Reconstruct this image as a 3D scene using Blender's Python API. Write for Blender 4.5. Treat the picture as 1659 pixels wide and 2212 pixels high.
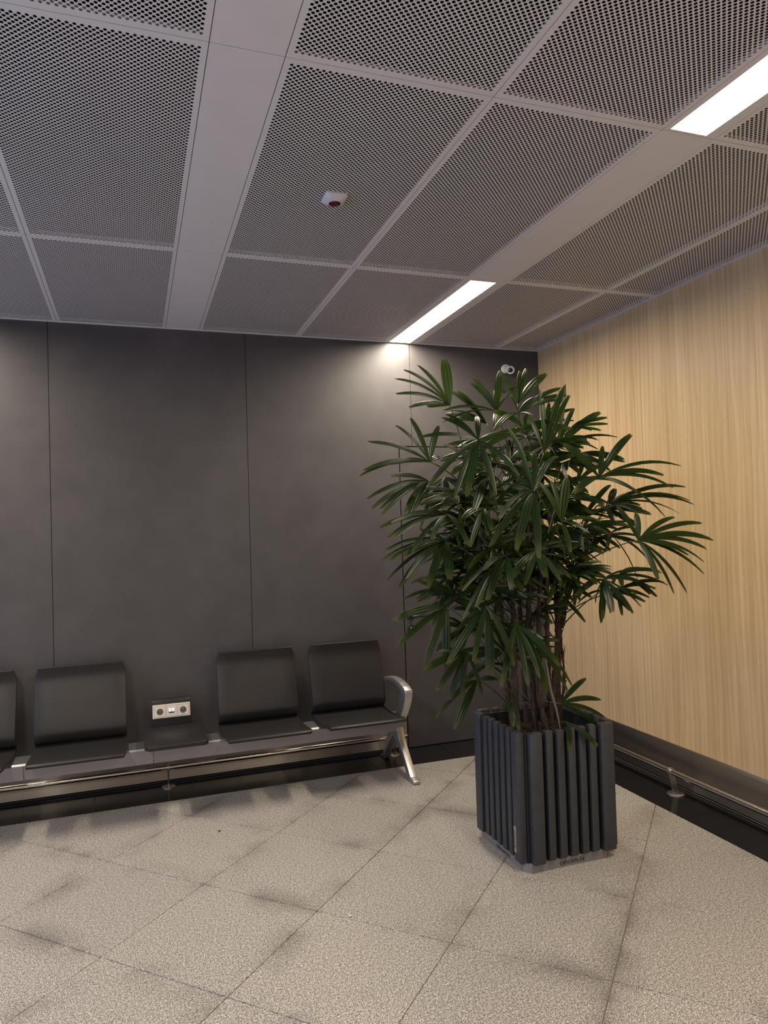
import bpy, bmesh, math, random
from mathutils import Vector, Matrix, Quaternion
random.seed(7)

# ---------------------------------------------------------------- clear
for o in list(bpy.data.objects):
    bpy.data.objects.remove(o)
scene = bpy.context.scene
COL = scene.collection

# room frame: back wall at y = 0, right wall at x = 0, floor z = 0, ceiling z = H
H = 2.7735

# ---------------------------------------------------------------- camera
F_PX, PITCH, YAW, ROLL = 1539.77, 0.0230, 0.3385, -0.0306
CAM_LOC = Vector((-2.8458, -4.5598, 1.5))
cy, sy, cp, sp = math.cos(YAW), math.sin(YAW), math.cos(PITCH), math.sin(PITCH)
FWD = Vector((sy*cp, cy*cp, sp)); RGT = Vector((cy, -sy, 0)); UPV = RGT.cross(FWD)
R2 = RGT*math.cos(ROLL) + UPV*math.sin(ROLL)
U2 = UPV*math.cos(ROLL) - RGT*math.sin(ROLL)
cam_data = bpy.data.cameras.new('camera')
cam_data.sensor_fit = 'HORIZONTAL'; cam_data.sensor_width = 36.0
cam_data.lens = 36.0*F_PX/1659.0
cam_data.clip_start = 0.02
cam = bpy.data.objects.new('camera', cam_data); COL.objects.link(cam)
M = Matrix(((R2.x, U2.x, -FWD.x, CAM_LOC.x), (R2.y, U2.y, -FWD.y, CAM_LOC.y), (R2.z, U2.z, -FWD.z, CAM_LOC.z), (0, 0, 0, 1)))
cam.matrix_world = M
scene.camera = cam

# ---------------------------------------------------------------- world: dusk sky seen through the glazed left side of the hall
world = bpy.data.worlds.new('hall_light'); scene.world = world
world.use_nodes = True
bg = world.node_tree.nodes['Background']
bg.inputs['Color'].default_value = (0.50, 0.59, 1.0, 1)
bg.inputs['Strength'].default_value = 2.25
scene.view_settings.view_transform = 'Standard'
scene.view_settings.look = 'None'
scene.view_settings.gamma = 1.0
scene.view_settings.use_curve_mapping = False
scene.view_settings.exposure = 0.35
LAMP_POWER = 33.0            # watts of one ceiling light panel
LAMP_COLOR = (1.0, 0.88, 0.70)
LAMP_SPREAD = math.radians(174)

# ---------------------------------------------------------------- material helpers
def new_mat(name):
    m = bpy.data.materials.new(name); m.use_nodes = True
    nt = m.node_tree; b = nt.nodes['Principled BSDF']
    return m, nt, b
def node(nt, t, **kw):
    n = nt.nodes.new(t)
    for k, v in kw.items():
        if k in n.inputs: n.inputs[k].default_value = v
        else: setattr(n, k, v)
    return n
def ramp(nt, stops):
    r = nt.nodes.new('ShaderNodeValToRGB'); e = r.color_ramp.elements
    while len(e) < len(stops): e.new(0.5)
    for i, (p, c) in enumerate(stops):
        e[i].position = p; e[i].color = (c[0], c[1], c[2], 1)
    return r
def mix_col(nt, fac, a, b, blend='MIX'):
    n = nt.nodes.new('ShaderNodeMix'); n.data_type = 'RGBA'; n.blend_type = blend
    for sock, v in ((n.inputs[0], fac), (n.inputs[6], a), (n.inputs[7], b)):
        if hasattr(v, 'is_output'): nt.links.new(v, sock)
        elif isinstance(v, tuple): sock.default_value = (v[0], v[1], v[2], 1)
        else: sock.default_value = v
    return n.outputs[2]
def math_n(nt, op, a, b=None, c=None, clamp=False):
    n = nt.nodes.new('ShaderNodeMath'); n.operation = op; n.use_clamp = clamp
    for i, v in enumerate((a, b, c)):
        if v is None: continue
        if hasattr(v, 'is_output'): nt.links.new(v, n.inputs[i])
        else: n.inputs[i].default_value = v
    return n.outputs[0]
def coords(nt, scale=(1, 1, 1), loc=(0, 0, 0), world_pos=True):
    mp = nt.nodes.new('ShaderNodeMapping')
    mp.inputs['Scale'].default_value = scale; mp.inputs['Location'].default_value = loc
    if world_pos:
        g = nt.nodes.new('ShaderNodeNewGeometry'); nt.links.new(g.outputs['Position'], mp.inputs['Vector'])
    else:
        g = nt.nodes.new('ShaderNodeTexCoord'); nt.links.new(g.outputs['Object'], mp.inputs['Vector'])
    return mp.outputs[0]
def noise(nt, vec, scale, detail=3, rough=0.5, out='Fac'):
    n = nt.nodes.new('ShaderNodeTexNoise'); n.inputs['Scale'].default_value = scale
    n.inputs['Detail'].default_value = detail; n.inputs['Roughness'].default_value = rough
    nt.links.new(vec, n.inputs['Vector']); return n.outputs[out]
def bump(nt, b, height, strength, dist=0.002):
    n = nt.nodes.new('ShaderNodeBump'); n.inputs['Strength'].default_value = strength; n.inputs['Distance'].default_value = dist
    nt.links.new(height, n.inputs['Height']); nt.links.new(n.outputs[0], b.inputs['Normal'])

def plain(name, col, rough=0.5, metal=0.0, spec=0.5, var=0.08, scale=30.0):
    m, nt, b = new_mat(name)
    v = coords(nt, world_pos=False)
    n = noise(nt, v, scale, 3)
    r = ramp(nt, [(0.3, tuple(c*(1-var) for c in col)), (0.7, tuple(min(1, c*(1+var)) for c in col))])
    nt.links.new(n, r.inputs[0]); nt.links.new(r.outputs[0], b.inputs['Base Color'])
    b.inputs['Roughness'].default_value = rough; b.inputs['Metallic'].default_value = metal
    b.inputs['Specular IOR Level'].default_value = spec
    return m

MAT = {}
# grey laminate of the back wall: faint cloudy mottling, fine linen grain
m, nt, b = new_mat('grey_laminate')
v = coords(nt)
n1 = noise(nt, v, 1.6, 4, 0.55); n2 = noise(nt, v, 7.0, 5, 0.6); n3 = noise(nt, v, 420.0, 2, 0.5)
s = math_n(nt, 'ADD', math_n(nt, 'MULTIPLY', n1, 0.55), math_n(nt, 'MULTIPLY', n2, 0.45))
r = ramp(nt, [(0.30, (0.053, 0.0490, 0.0515)), (0.72, (0.088, 0.0815, 0.0845))]); nt.links.new(s, r.inputs[0])
c2 = mix_col(nt, math_n(nt, 'MULTIPLY', n3, 0.25), r.outputs[0], (0.054, 0.050, 0.050))
nt.links.new(c2, b.inputs['Base Color']); b.inputs['Roughness'].default_value = 0.42
b.inputs['Specular IOR Level'].default_value = 0.3
bump(nt, b, n3, 0.08, 0.001)
MAT['laminate'] = m

# light oak of the right wall: vertical streaks, cathedral lines
m, nt, b = new_mat('oak_veneer')
v1 = coords(nt, (1, 9.0, 0.32)); v2 = coords(nt, (1, 42.0, 0.55)); v3 = coords(nt, (1, 170.0, 2.2)); v4 = coords(nt, (1, 1.6, 0.25))
a1 = noise(nt, v1, 2.0, 4, 0.6); a2 = noise(nt, v2, 2.0, 4, 0.55); a3 = noise(nt, v3, 2.0, 3, 0.5); a4 = noise(nt, v4, 2.0, 2, 0.5)
wv = nt.nodes.new('ShaderNodeTexWave'); wv.wave_type = 'BANDS'; wv.bands_direction = 'Y'
wv.inputs['Scale'].default_value = 9.0; wv.inputs['Distortion'].default_value = 7.0; wv.inputs['Detail'].default_value = 3.0
wv.inputs['Detail Scale'].default_value = 1.2
nt.links.new(coords(nt, (1, 1.0, 0.11)), wv.inputs['Vector'])
s = math_n(nt, 'ADD', math_n(nt, 'MULTIPLY', a1, 0.42), math_n(nt, 'MULTIPLY', a2, 0.22))
s = math_n(nt, 'ADD', s, math_n(nt, 'MULTIPLY', a3, 0.14))
s = math_n(nt, 'ADD', s, math_n(nt, 'MULTIPLY', a4, 0.14))
s = math_n(nt, 'ADD', s, math_n(nt, 'MULTIPLY', wv.outputs['Fac'], 0.08))
r = ramp(nt, [(0.34, (0.375, 0.250, 0.122)), (0.45, (0.450, 0.312, 0.162)), (0.53, (0.500, 0.355, 0.190)), (0.65, (0.565, 0.418, 0.238))])
nt.links.new(s, r.inputs[0])
dk = ramp(nt, [(0.33, (1, 1, 1)), (0.39, (0, 0, 0))]); nt.links.new(a2, dk.inputs[0])
c2 = mix_col(nt, math_n(nt, 'MULTIPLY', dk.outputs[0], 0.30), r.outputs[0], (0.26, 0.165, 0.08))
nt.links.new(c2, b.inputs['Base Color']); b.inputs['Roughness'].default_value = 0.5
b.inputs['Specular IOR Level'].default_value = 0.3
bump(nt, b, a3, 0.1, 0.001)
MAT['oak'] = m

# speckled granite floor tile with dirt gathered along the joints
TILE_U0, TILE_W0, TILE_P = -3.172, -0.425, 0.7935      # joints at x+y = U0 + k P and x-y = W0 + k P
m, nt, b = new_mat('granite_tile')
v = coords(nt)
g1 = noise(nt, v, 260.0, 2, 0.6); g2 = noise(nt, v, 95.0, 3, 0.6); g3 = noise(nt, v, 2.3, 4, 0.6)
s = math_n(nt, 'ADD', math_n(nt, 'MULTIPLY', g1, 0.76), math_n(nt, 'MULTIPLY', g2, 0.24))
r = ramp(nt, [(0.38, (0.052, 0.049, 0.044)), (0.46, (0.205, 0.190, 0.170)), (0.54, (0.395, 0.369, 0.334)), (0.62, (0.74, 0.70, 0.645))])
nt.links.new(s, r.inputs[0])
oi = nt.nodes.new('ShaderNodeObjectInfo')
tint = ramp(nt, [(0.0, (0.965, 0.965, 0.965)), (1.0, (1.03, 1.03, 1.02))]); nt.links.new(oi.outputs['Random'], tint.inputs[0])
c2 = mix_col(nt, 1.0, r.outputs[0], tint.outputs[0], 'MULTIPLY')
sx = nt.nodes.new('ShaderNodeSeparateXYZ'); gg = nt.nodes.new('ShaderNodeNewGeometry'); nt.links.new(gg.outputs['Position'], sx.inputs[0])
def joint_dist(expr, off):
    t = math_n(nt, 'DIVIDE', math_n(nt, 'SUBTRACT', expr, off), TILE_P)
    t = math_n(nt, 'FRACT', t)
    return math_n(nt, 'MULTIPLY', math_n(nt, 'MINIMUM', t, math_n(nt, 'SUBTRACT', 1.0, t)), TILE_P*0.7071)
du = joint_dist(math_n(nt, 'ADD', sx.outputs[0], sx.outputs[1]), TILE_U0)
dw = joint_dist(math_n(nt, 'SUBTRACT', sx.outputs[0], sx.outputs[1]), TILE_W0)
dm = math_n(nt, 'MINIMUM', du, dw)
near = ramp(nt, [(0.0, (1, 1, 1)), (0.03, (0.6, 0.6, 0.6)), (0.11, (0, 0, 0))]); nt.links.new(dm, near.inputs[0])
patch = ramp(nt, [(0.46, (0, 0, 0)), (0.60, (1, 1, 1))]); nt.links.new(g3, patch.inputs[0])
g4 = noise(nt, coords(nt, loc=(3.1, 1.7, 0)), 6.0, 4, 0.7)
smud = ramp(nt, [(0.60, (0, 0, 0)), (0.78, (1, 1, 1))]); nt.links.new(g4, smud.inputs[0])
dirt = math_n(nt, 'MULTIPLY', near.outputs[0], math_n(nt, 'MULTIPLY', patch.outputs[0], 0.72))
dirt = math_n(nt, 'MAXIMUM', dirt, math_n(nt, 'MULTIPLY', smud.outputs[0], 0.22))
grit = nt.nodes.new('ShaderNodeMapRange'); nt.links.new(s, grit.inputs[0])
grit.inputs[1].default_value = 0.38; grit.inputs[2].default_value = 0.62; grit.inputs[3].default_value = 1.15; grit.inputs[4].default_value = 0.65
dirt = math_n(nt, 'MULTIPLY', dirt, grit.outputs[0], clamp=True)
c3 = mix_col(nt, dirt, c2, (0.085, 0.076, 0.064))
nt.links.new(c3, b.inputs['Base Color'])
rr = nt.nodes.new('ShaderNodeMapRange'); nt.links.new(g2, rr.inputs[0])
rr.inputs[3].default_value = 0.34; rr.inputs[4].default_value = 0.50
nt.links.new(rr.outputs[0], b.inputs['Roughness']); b.inputs['Specular IOR Level'].default_value = 0.35
bump(nt, b, g1, 0.06, 0.001)
MAT['granite'] = m
MAT['grout'] = plain('floor_grout', (0.185, 0.165, 0.140), 0.85)

# polished black granite border
m, nt, b = new_mat('black_granite')
v = coords(nt); g = noise(nt, v, 160.0, 3, 0.6)
r = ramp(nt, [(0.45, (0.006, 0.006, 0.007)), (0.72, (0.030, 0.028, 0.027))]); nt.links.new(g, r.inputs[0])
nt.links.new(r.outputs[0], b.inputs['Base Color']); b.inputs['Roughness'].default_value = 0.14
MAT['black_granite'] = m

# brushed stainless steel
def steel(name, col, rough, streak=(1, 1, 1), amt=0.06):
    m, nt, b = new_mat(name)
    v = coords(nt, streak, world_pos=True); n = noise(nt, v, 60.0, 3, 0.5)
    r = ramp(nt, [(0.3, tuple(c*0.9 for c in col)), (0.7, col)]); nt.links.new(n, r.inputs[0])
    nt.links.new(r.outputs[0], b.inputs['Base Color']); b.inputs['Metallic'].default_value = 1.0
    mr = nt.nodes.new('ShaderNodeMapRange'); nt.links.new(n, mr.inputs[0])
    mr.inputs[3].default_value = rough - amt; mr.inputs[4].default_value = rough + amt
    nt.links.new(mr.outputs[0], b.inputs['Roughness'])
    return m
MAT['steel_plate'] = steel('brushed_steel_plate', (0.40, 0.365, 0.33), 0.42, (0.05, 0.05, 12))
pm = MAT['steel_plate']; pb = pm.node_tree.nodes['Principled BSDF']
pb.inputs['Anisotropic'].default_value = 0.9
tz = pm.node_tree.nodes.new('ShaderNodeCombineXYZ'); tz.inputs[2].default_value = 1.0
pm.node_tree.links.new(tz.outputs[0], pb.inputs['Tangent'])      # brushed lengthwise: highlights smear up and down
MAT['steel_tube'] = steel('polished_steel_tube', (0.62, 0.58, 0.54), 0.16)
MAT['steel_post'] = steel('satin_steel_post', (0.46, 0.42, 0.39), 0.36)
MAT['cast_alu'] = steel('cast_aluminium', (0.60, 0.58, 0.57), 0.42, (4, 4, 4))
MAT['beam'] = steel('anodised_beam', (0.30, 0.29, 0.31), 0.50, (0.1, 6, 6))
MAT['seat'] = plain('charcoal_seat_laminate', (0.0165, 0.0146, 0.0142), 0.45, 0.0, 0.35, 0.10, 60)
MAT['seat_edge'] = plain('charcoal_seat_edge', (0.055, 0.050, 0.047), 0.5)
MAT['ceiling'] = plain('ceiling_white_paint', (0.63, 0.615, 0.615), 0.55, 0.0, 0.3, 0.02, 8)
MAT['plenum'] = plain('black_acoustic_felt', (0.006, 0.006, 0.008), 0.95, 0.0, 0.1)
MAT['gap'] = plain('dark_joint', (0.008, 0.007, 0.007), 0.9, 0.0, 0.1)
MAT['plaster'] = plain('light_plaster', (0.42, 0.38, 0.33), 0.8, 0.0, 0.2, 0.03, 6)
MAT['mullion'] = plain('dark_window_frame', (0.05, 0.05, 0.055), 0.5)
m, nt, b = new_mat('window_glass')
tp = nt.nodes.new('ShaderNodeBsdfTransparent'); tp.inputs[0].default_value = (0.93, 0.95, 0.96, 1)
gl = nt.nodes.new('ShaderNodeBsdfGlossy'); gl.inputs['Roughness'].default_value = 0.02
lw = nt.nodes.new('ShaderNodeLayerWeight'); lw.inputs['Blend'].default_value = 0.15
mx = nt.nodes.new('ShaderNodeMixShader'); nt.links.new(lw.outputs['Fresnel'], mx.inputs[0])
nt.links.new(tp.outputs[0], mx.inputs[1]); nt.links.new(gl.outputs[0], mx.inputs[2]); nt.links.new(mx.outputs[0], nt.nodes['Material Output'].inputs[0])
MAT['glass'] = m
MAT['lock_black'] = plain('black_hardware', (0.010, 0.010, 0.010), 0.35)
MAT['planter'] = plain('anthracite_painted_wood', (0.030, 0.032, 0.036), 0.48, 0.0, 0.4, 0.12, 25)
MAT['liner'] = plain('black_planter_liner', (0.006, 0.006, 0.007), 0.8)
MAT['base_metal'] = plain('grey_metal_base', (0.19, 0.178, 0.175), 0.45, 0.3)
MAT['ink'] = plain('black_lettering', (0.006, 0.006, 0.006), 0.6)
MAT['brass_label'] = plain('tan_metal_label', (0.30, 0.25, 0.17), 0.45, 0.2)
MAT['soil'] = plain('dark_potting_soil', (0.020, 0.014, 0.010), 0.95, 0.0, 0.1, 0.5, 80)
MAT['socket_plate'] = plain('ivory_socket_plate', (0.62, 0.55, 0.47), 0.4)
MAT['socket_well'] = plain('grey_socket_insert', (0.075, 0.078, 0.082), 0.45)
MAT['socket_hole'] = plain('socket_hole', (0.004, 0.004, 0.004), 0.6)
MAT['white_plastic'] = plain('white_plastic', (0.55, 0.54, 0.54), 0.38, 0.0, 0.5, 0.02)
MAT['red_lens'] = plain('dark_red_lens', (0.075, 0.006, 0.007), 0.25)
MAT['lens'] = plain('camera_lens_glass', (0.006, 0.007, 0.008), 0.08)
MAT['lens_ring'] = plain('camera_inner_ring', (0.03, 0.03, 0.03), 0.4)
m, nt, b = new_mat('usb_lit_insert')
b.inputs['Base Color'].default_value = (0.9, 0.9, 0.9, 1); b.inputs['Emission Color'].default_value = (1, 0.98, 0.95, 1)
b.inputs['Emission Strength'].default_value = 0.8
MAT['usb_light'] = m
m, nt, b = new_mat('lit_diffuser')
b.inputs['Base Color'].default_value = (0.9, 0.9, 0.88, 1); b.inputs['Emission Color'].default_value = (1.0, 0.95, 0.86, 1)
b.inputs['Emission Strength'].default_value = 2.4
MAT['diffuser'] = m

# palm foliage
m, nt, b = new_mat('palm_leaf')
at = nt.nodes.new('ShaderNodeAttribute'); at.attribute_name = 'tip'
oi = nt.nodes.new('ShaderNodeObjectInfo')
g = noise(nt, coords(nt), 14.0, 3, 0.6)
r = ramp(nt, [(0.0, (0.0060, 0.0175, 0.0050)), (0.55, (0.0095, 0.0260, 0.0048)), (1.0, (0.021, 0.040, 0.0055))])
nt.links.new(math_n(nt, 'ADD', math_n(nt, 'MULTIPLY', oi.outputs['Random'], 0.7), math_n(nt, 'MULTIPLY', g, 0.3)), r.inputs[0])
tr = ramp(nt, [(0.80, (0, 0, 0)), (1.0, (1, 1, 1))]); nt.links.new(at.outputs['Fac'], tr.inputs[0])
tf = math_n(nt, 'MULTIPLY', tr.outputs[0], math_n(nt, 'MULTIPLY', g, 0.9))
c2 = mix_col(nt, tf, r.outputs[0], (0.11, 0.105, 0.018))
nt.links.new(c2, b.inputs['Base Color']); b.inputs['Roughness'].default_value = 0.36
b.inputs['Specular IOR Level'].default_value = 0.32
tl = nt.nodes.new('ShaderNodeBsdfTranslucent')
c3 = mix_col(nt, 0.5, c2, (0.055, 0.105, 0.006)); nt.links.new(c3, tl.inputs[0])
mx = nt.nodes.new('ShaderNodeMixShader'); mx.inputs[0].default_value = 0.36
outn = nt.nodes['Material Output']
nt.links.new(b.outputs[0], mx.inputs[1]); nt.links.new(tl.outputs[0], mx.inputs[2]); nt.links.new(mx.outputs[0], outn.inputs[0])
MAT['leaf'] = m
MAT['petiole'] = plain('green_petiole', (0.030, 0.040, 0.014), 0.5)
m, nt, b = new_mat('fibrous_stem')
g = noise(nt, coords(nt, (30, 30, 9)), 6.0, 4, 0.7)
r = ramp(nt, [(0.35, (0.008, 0.005, 0.003)), (0.55, (0.034, 0.018, 0.010)), (0.75, (0.095, 0.056, 0.032))]); nt.links.new(g, r.inputs[0])
nt.links.new(r.outputs[0], b.inputs['Base Color']); b.inputs['Roughness'].default_value = 0.9
bump(nt, b, g, 0.7, 0.006)
MAT['stem'] = m
MAT['dry'] = plain('dry_leaf', (0.085, 0.066, 0.045), 0.7)

# ---------------------------------------------------------------- mesh helpers
def link(o, parent=None):
    COL.objects.link(o)
    if parent is not None:
        o.parent = parent
        if parent.type == 'EMPTY':      # parts are modelled in room coordinates
            o.matrix_parent_inverse = Matrix.Translation(-Vector(parent.location))
    return o
def mesh_obj(name, verts, faces, mat, parent=None, smooth=False):
    me = bpy.data.meshes.new(name); me.from_pydata([tuple(v) for v in verts], [], faces); me.update()
    if mat is not None: me.materials.append(mat)
    if smooth: me.polygons.foreach_set('use_smooth', [True]*len(me.polygons))
    return link(bpy.data.objects.new(name, me), parent)
def bm_obj(name, bm, mat, parent=None, smooth=False):
    me = bpy.data.meshes.new(name); bm.normal_update(); bm.to_mesh(me); bm.free()
    if mat is not None: me.materials.append(mat)
    if smooth: me.polygons.foreach_set('use_smooth', [True]*len(me.polygons))
    return link(bpy.data.objects.new(name, me), parent)
def smooth_by_angle(o, deg=35):
    me = o.data; me.polygons.foreach_set('use_smooth', [True]*len(me.polygons))
    try: me.set_sharp_from_angle(angle=math.radians(deg))
    except Exception: pass
def add_box(bm, x0, x1, y0, y1, z0, z1, bev=0.0, seg=1):
    r = bmesh.ops.create_cube(bm, size=1.0)
    vs = r['verts']
    bmesh.ops.scale(bm, vec=(x1-x0, y1-y0, z1-z0), verts=vs)
    bmesh.ops.translate(bm, vec=((x0+x1)/2, (y0+y1)/2, (z0+z1)/2), verts=vs)
    if bev > 0:
        es = list({e for v in vs for e in v.link_edges})
        bmesh.ops.bevel(bm, geom=es, offset=bev, segments=seg, affect='EDGES', profile=0.5)
def box(name, x0, x1, y0, y1, z0, z1, mat, parent=None, bev=0.0, seg=1):
    bm = bmesh.new(); add_box(bm, x0, x1, y0, y1, z0, z1, bev, seg)
    o = bm_obj(name, bm, mat, parent)
    if bev > 0 and seg > 1: smooth_by_angle(o, 40)
    return o
def add_prism(bm, pts, axis, a0, a1, bev=0.0, seg=1):
    """pts: 2D outline in the plane normal to axis ('x': (y,z), 'y': (x,z), 'z': (x,y))."""
    def P(p, a):
        if axis == 'x': return (a, p[0], p[1])
        if axis == 'y': return (p[0], a, p[1])
        return (p[0], p[1], a)
    A = [bm.verts.new(P(p, a0)) for p in pts]; B = [bm.verts.new(P(p, a1)) for p in pts]
    fs = [bm.faces.new(A), bm.faces.new(B[::-1])]
    n = len(pts)
    for i in range(n):
        j = (i+1) % n; fs.append(bm.faces.new((A[j], A[i], B[i], B[j])))
    bmesh.ops.recalc_face_normals(bm, faces=fs)
    if bev > 0:
        es = list({e for f in fs for e in f.edges})
        bmesh.ops.bevel(bm, geom=es, offset=bev, segments=seg, affect='EDGES', profile=0.5)
def prism(name, pts, axis, a0, a1, mat, parent=None, bev=0.0, seg=1, sm=None):
    bm = bmesh.new(); add_prism(bm, pts, axis, a0, a1, bev, seg)
    o = bm_obj(name, bm, mat, parent)
    if sm: smooth_by_angle(o, sm)
    return o
def add_tube(bm, path, radii, seg=10, cap=True, up=Vector((0, 0, 1))):
    path = [Vector(p) for p in path]
    if not hasattr(radii, '__len__'): radii = [radii]*len(path)
    rings = []; prev = None
    for i, p in enumerate(path):
        t = (path[min(i+1, len(path)-1)] - path[max(i-1, 0)]).normalized()
        if prev is None:
            ref = up if abs(t.dot(up)) < 0.95 else Vector((1, 0, 0))
            a = t.cross(ref).normalized()
        else:
            a = (prev - t*prev.dot(t)).normalized()
        b_ = t.cross(a); prev = a
        rings.append([bm.verts.new(p + (a*math.cos(2*math.pi*k/seg) + b_*math.sin(2*math.pi*k/seg))*radii[i]) for k in range(seg)])
    for i in range(len(rings)-1):
        for k in range(seg):
            k2 = (k+1) % seg
            bm.faces.new((rings[i][k], rings[i][k2], rings[i+1][k2], rings[i+1][k]))
    if cap:
        bm.faces.new(rings[0][::-1]); bm.faces.new(rings[-1])
def tube(name, path, radii, mat, parent=None, seg=10, sm=50):
    bm = bmesh.new(); add_tube(bm, path, radii, seg)
    bmesh.ops.recalc_face_normals(bm, faces=bm.faces)
    o = bm_obj(name, bm, mat, parent); smooth_by_angle(o, sm); return o
def lathe(name, prof, mat, parent=None, seg=24, mat4=None, sm=40):
    """prof: (r, h) pairs revolved about local z; mat4 places it."""
    bm = bmesh.new(); rings = []
    for r, h in prof:
        if r < 1e-6: rings.append([bm.verts.new((0, 0, h))])
        else: rings.append([bm.verts.new((r*math.cos(2*math.pi*k/seg), r*math.sin(2*math.pi*k/seg), h)) for k in range(seg)])
    for a, b_ in zip(rings, rings[1:]):
        for k in range(seg):
            k2 = (k+1) % seg
            if len(a) == 1 and len(b_) == 1: continue
            if len(a) == 1: bm.faces.new((a[0], b_[k2], b_[k]))
            elif len(b_) == 1: bm.faces.new((a[k], a[k2], b_[0]))
            else: bm.faces.new((a[k], a[k2], b_[k2], b_[k]))
    bmesh.ops.recalc_face_normals(bm, faces=bm.faces)
    if mat4 is not None: bmesh.ops.transform(bm, matrix=mat4, verts=bm.verts)
    o = bm_obj(name, bm, mat, parent); smooth_by_angle(o, sm); return o
def axis_mat(loc, direction):
    q = Vector(direction).normalized().to_track_quat('Z', 'Y')
    return Matrix.Translation(Vector(loc)) @ q.to_matrix().to_4x4()
def text_obj(name, body, size, mat, parent, mat4, extrude=0.0006):
    cu = bpy.data.curves.new(name, 'FONT'); cu.body = body; cu.size = size; cu.align_x = 'CENTER'; cu.align_y = 'CENTER'
    cu.extrude = extrude
    to = bpy.data.objects.new(name, cu); COL.objects.link(to)
    bpy.context.view_layer.update()
    dg = bpy.context.evaluated_depsgraph_get()
    me = bpy.data.meshes.new_from_object(to.evaluated_get(dg))
    bpy.data.objects.remove(to); bpy.data.curves.remove(cu)
    me.transform(mat4); me.name = name
    me.materials.clear(); me.materials.append(mat)
    return link(bpy.data.objects.new(name, me), parent)
def empty(name, loc=(0, 0, 0)):
    o = bpy.data.objects.new(name, None); o.empty_display_size = 0.1; o.location = loc
    COL.objects.link(o); return o
def tag(o, label, cat, group=None):
    o['label'] = label; o['category'] = cat
    if group: o['group'] = group
    return o
def structure(o, label=None, cat=None):
    o['kind'] = 'structure'
    if label: o['label'] = label
    if cat: o['category'] = cat
    return o

# ================================================================ FLOOR
X_MIN, Y_MIN = -6.0, -7.02            # extent of the built hall
STRIP_Y, STRIP_X = -0.316, -0.275    # inner edges of the black border
floor = mesh_obj('floor', [(X_MIN, Y_MIN, -0.004), (0.0, Y_MIN, -0.004), (0.0, 0.0, -0.004), (X_MIN, 0.0, -0.004),
                           (X_MIN, Y_MIN, -0.06), (0.0, Y_MIN, -0.06), (0.0, 0.0, -0.06), (X_MIN, 0.0, -0.06)],
                 [(0, 1, 2, 3), (7, 6, 5, 4), (0, 4, 5, 1), (1, 5, 6, 2), (2, 6, 7, 3), (3, 7, 4, 0)], MAT['grout'])
structure(floor, 'grey speckled granite floor laid in diagonal tiles', 'floor')

def clip_poly(poly, nx, ny, d):
    """keep nx*x + ny*y <= d"""
    out = []
    for i in range(len(poly)):
        p, q = poly[i], poly[(i+1) % len(poly)]
        a, b_ = nx*p[0]+ny*p[1]-d, nx*q[0]+ny*q[1]-d
        if a <= 0: out.append(p)
        if (a < 0 and b_ > 0) or (a > 0 and b_ < 0):
            t = a/(a-b_); out.append((p[0]+(q[0]-p[0])*t, p[1]+(q[1]-p[1])*t))
    return out
def slab(name, poly, mat, parent, top=0.0, bot=-0.003, lip=0.0012):
    """thin tile: poly shrunk at the top by a small arris"""
    n = len(poly); cx = sum(p[0] for p in poly)/n; cy_ = sum(p[1] for p in poly)/n
    def shr(p, k):
        dx, dy = cx-p[0], cy_-p[1]; L = math.hypot(dx, dy) or 1
        return (p[0]+dx/L*k, p[1]+dy/L*k)
    vs = [(*p, bot) for p in poly] + [(*p, top-0.0008) for p in poly] + [(*shr(p, lip), top) for p in poly]
    fs = [tuple(range(2*n, 3*n))]
    for i in range(n):
        j = (i+1) % n
        fs.append((i, j, n+j, n+i)); fs.append((n+i, n+j, 2*n+j, 2*n+i))
    return mesh_obj(name, vs, fs, mat, parent)
JG = 0.0022                            # half joint
for ku in range(-14, 6):
    for kw in range(-8, 16):
        u0, u1 = TILE_U0+ku*TILE_P+JG, TILE_U0+(ku+1)*TILE_P-JG
        w0, w1 = TILE_W0+kw*TILE_P+JG, TILE_W0+(kw+1)*TILE_P-JG
        poly = [((u+w)/2, (u-w)/2) for u, w in ((u0, w0), (u1, w0), (u1, w1), (u0, w1))]
        area = 0
        for nx, ny, d in ((0, 1, STRIP_Y-0.002), (1, 0, STRIP_X-0.002), (-1, 0, 5.99), (0, -1, 7.0)):
            if poly: poly = clip_poly(poly, nx, ny, d)
        if len(poly) < 3: continue
        area = abs(sum(poly[i][0]*poly[(i+1) % len(poly)][1]-poly[(i+1) % len(poly)][0]*poly[i][1] for i in range(len(poly))))/2
        if area < 0.002: continue
        if sum(poly[i][0]*poly[(i+1) % len(poly)][1]-poly[(i+1) % len(poly)][0]*poly[i][1] for i in range(len(poly))) < 0: poly = poly[::-1]
        slab('floor_tile', poly, MAT['granite'], floor)
# black border slabs along both walls
def rect(x0, x1, y0, y1): return [(x0, y0), (x1, y0), (x1, y1), (x0, y1)]
xs = [0.0, STRIP_X] + [-0.895-0.548*k for k in range(0, 10)]
for a, b_ in zip(xs[1:], xs[2:]):
    slab('border_slab', rect(b_+0.001, a-0.001, STRIP_Y, -0.001), MAT['black_granite'], floor, top=0.0005)
slab('border_slab', rect(STRIP_X+0.001, -0.001, STRIP_Y+0.0, -0.001), MAT['black_granite'], floor, top=0.0005)
ys = [STRIP_Y, -0.553, -1.098, -1.644] + [-1.644-0.548*k for k in range(1, 10)] + [-7.015]
for a, b_ in zip(ys, ys[1:]):
    slab('border_slab', rect(STRIP_X, -0.001, b_+0.001, a-0.001), MAT['black_granite'], floor, top=0.0005)

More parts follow.
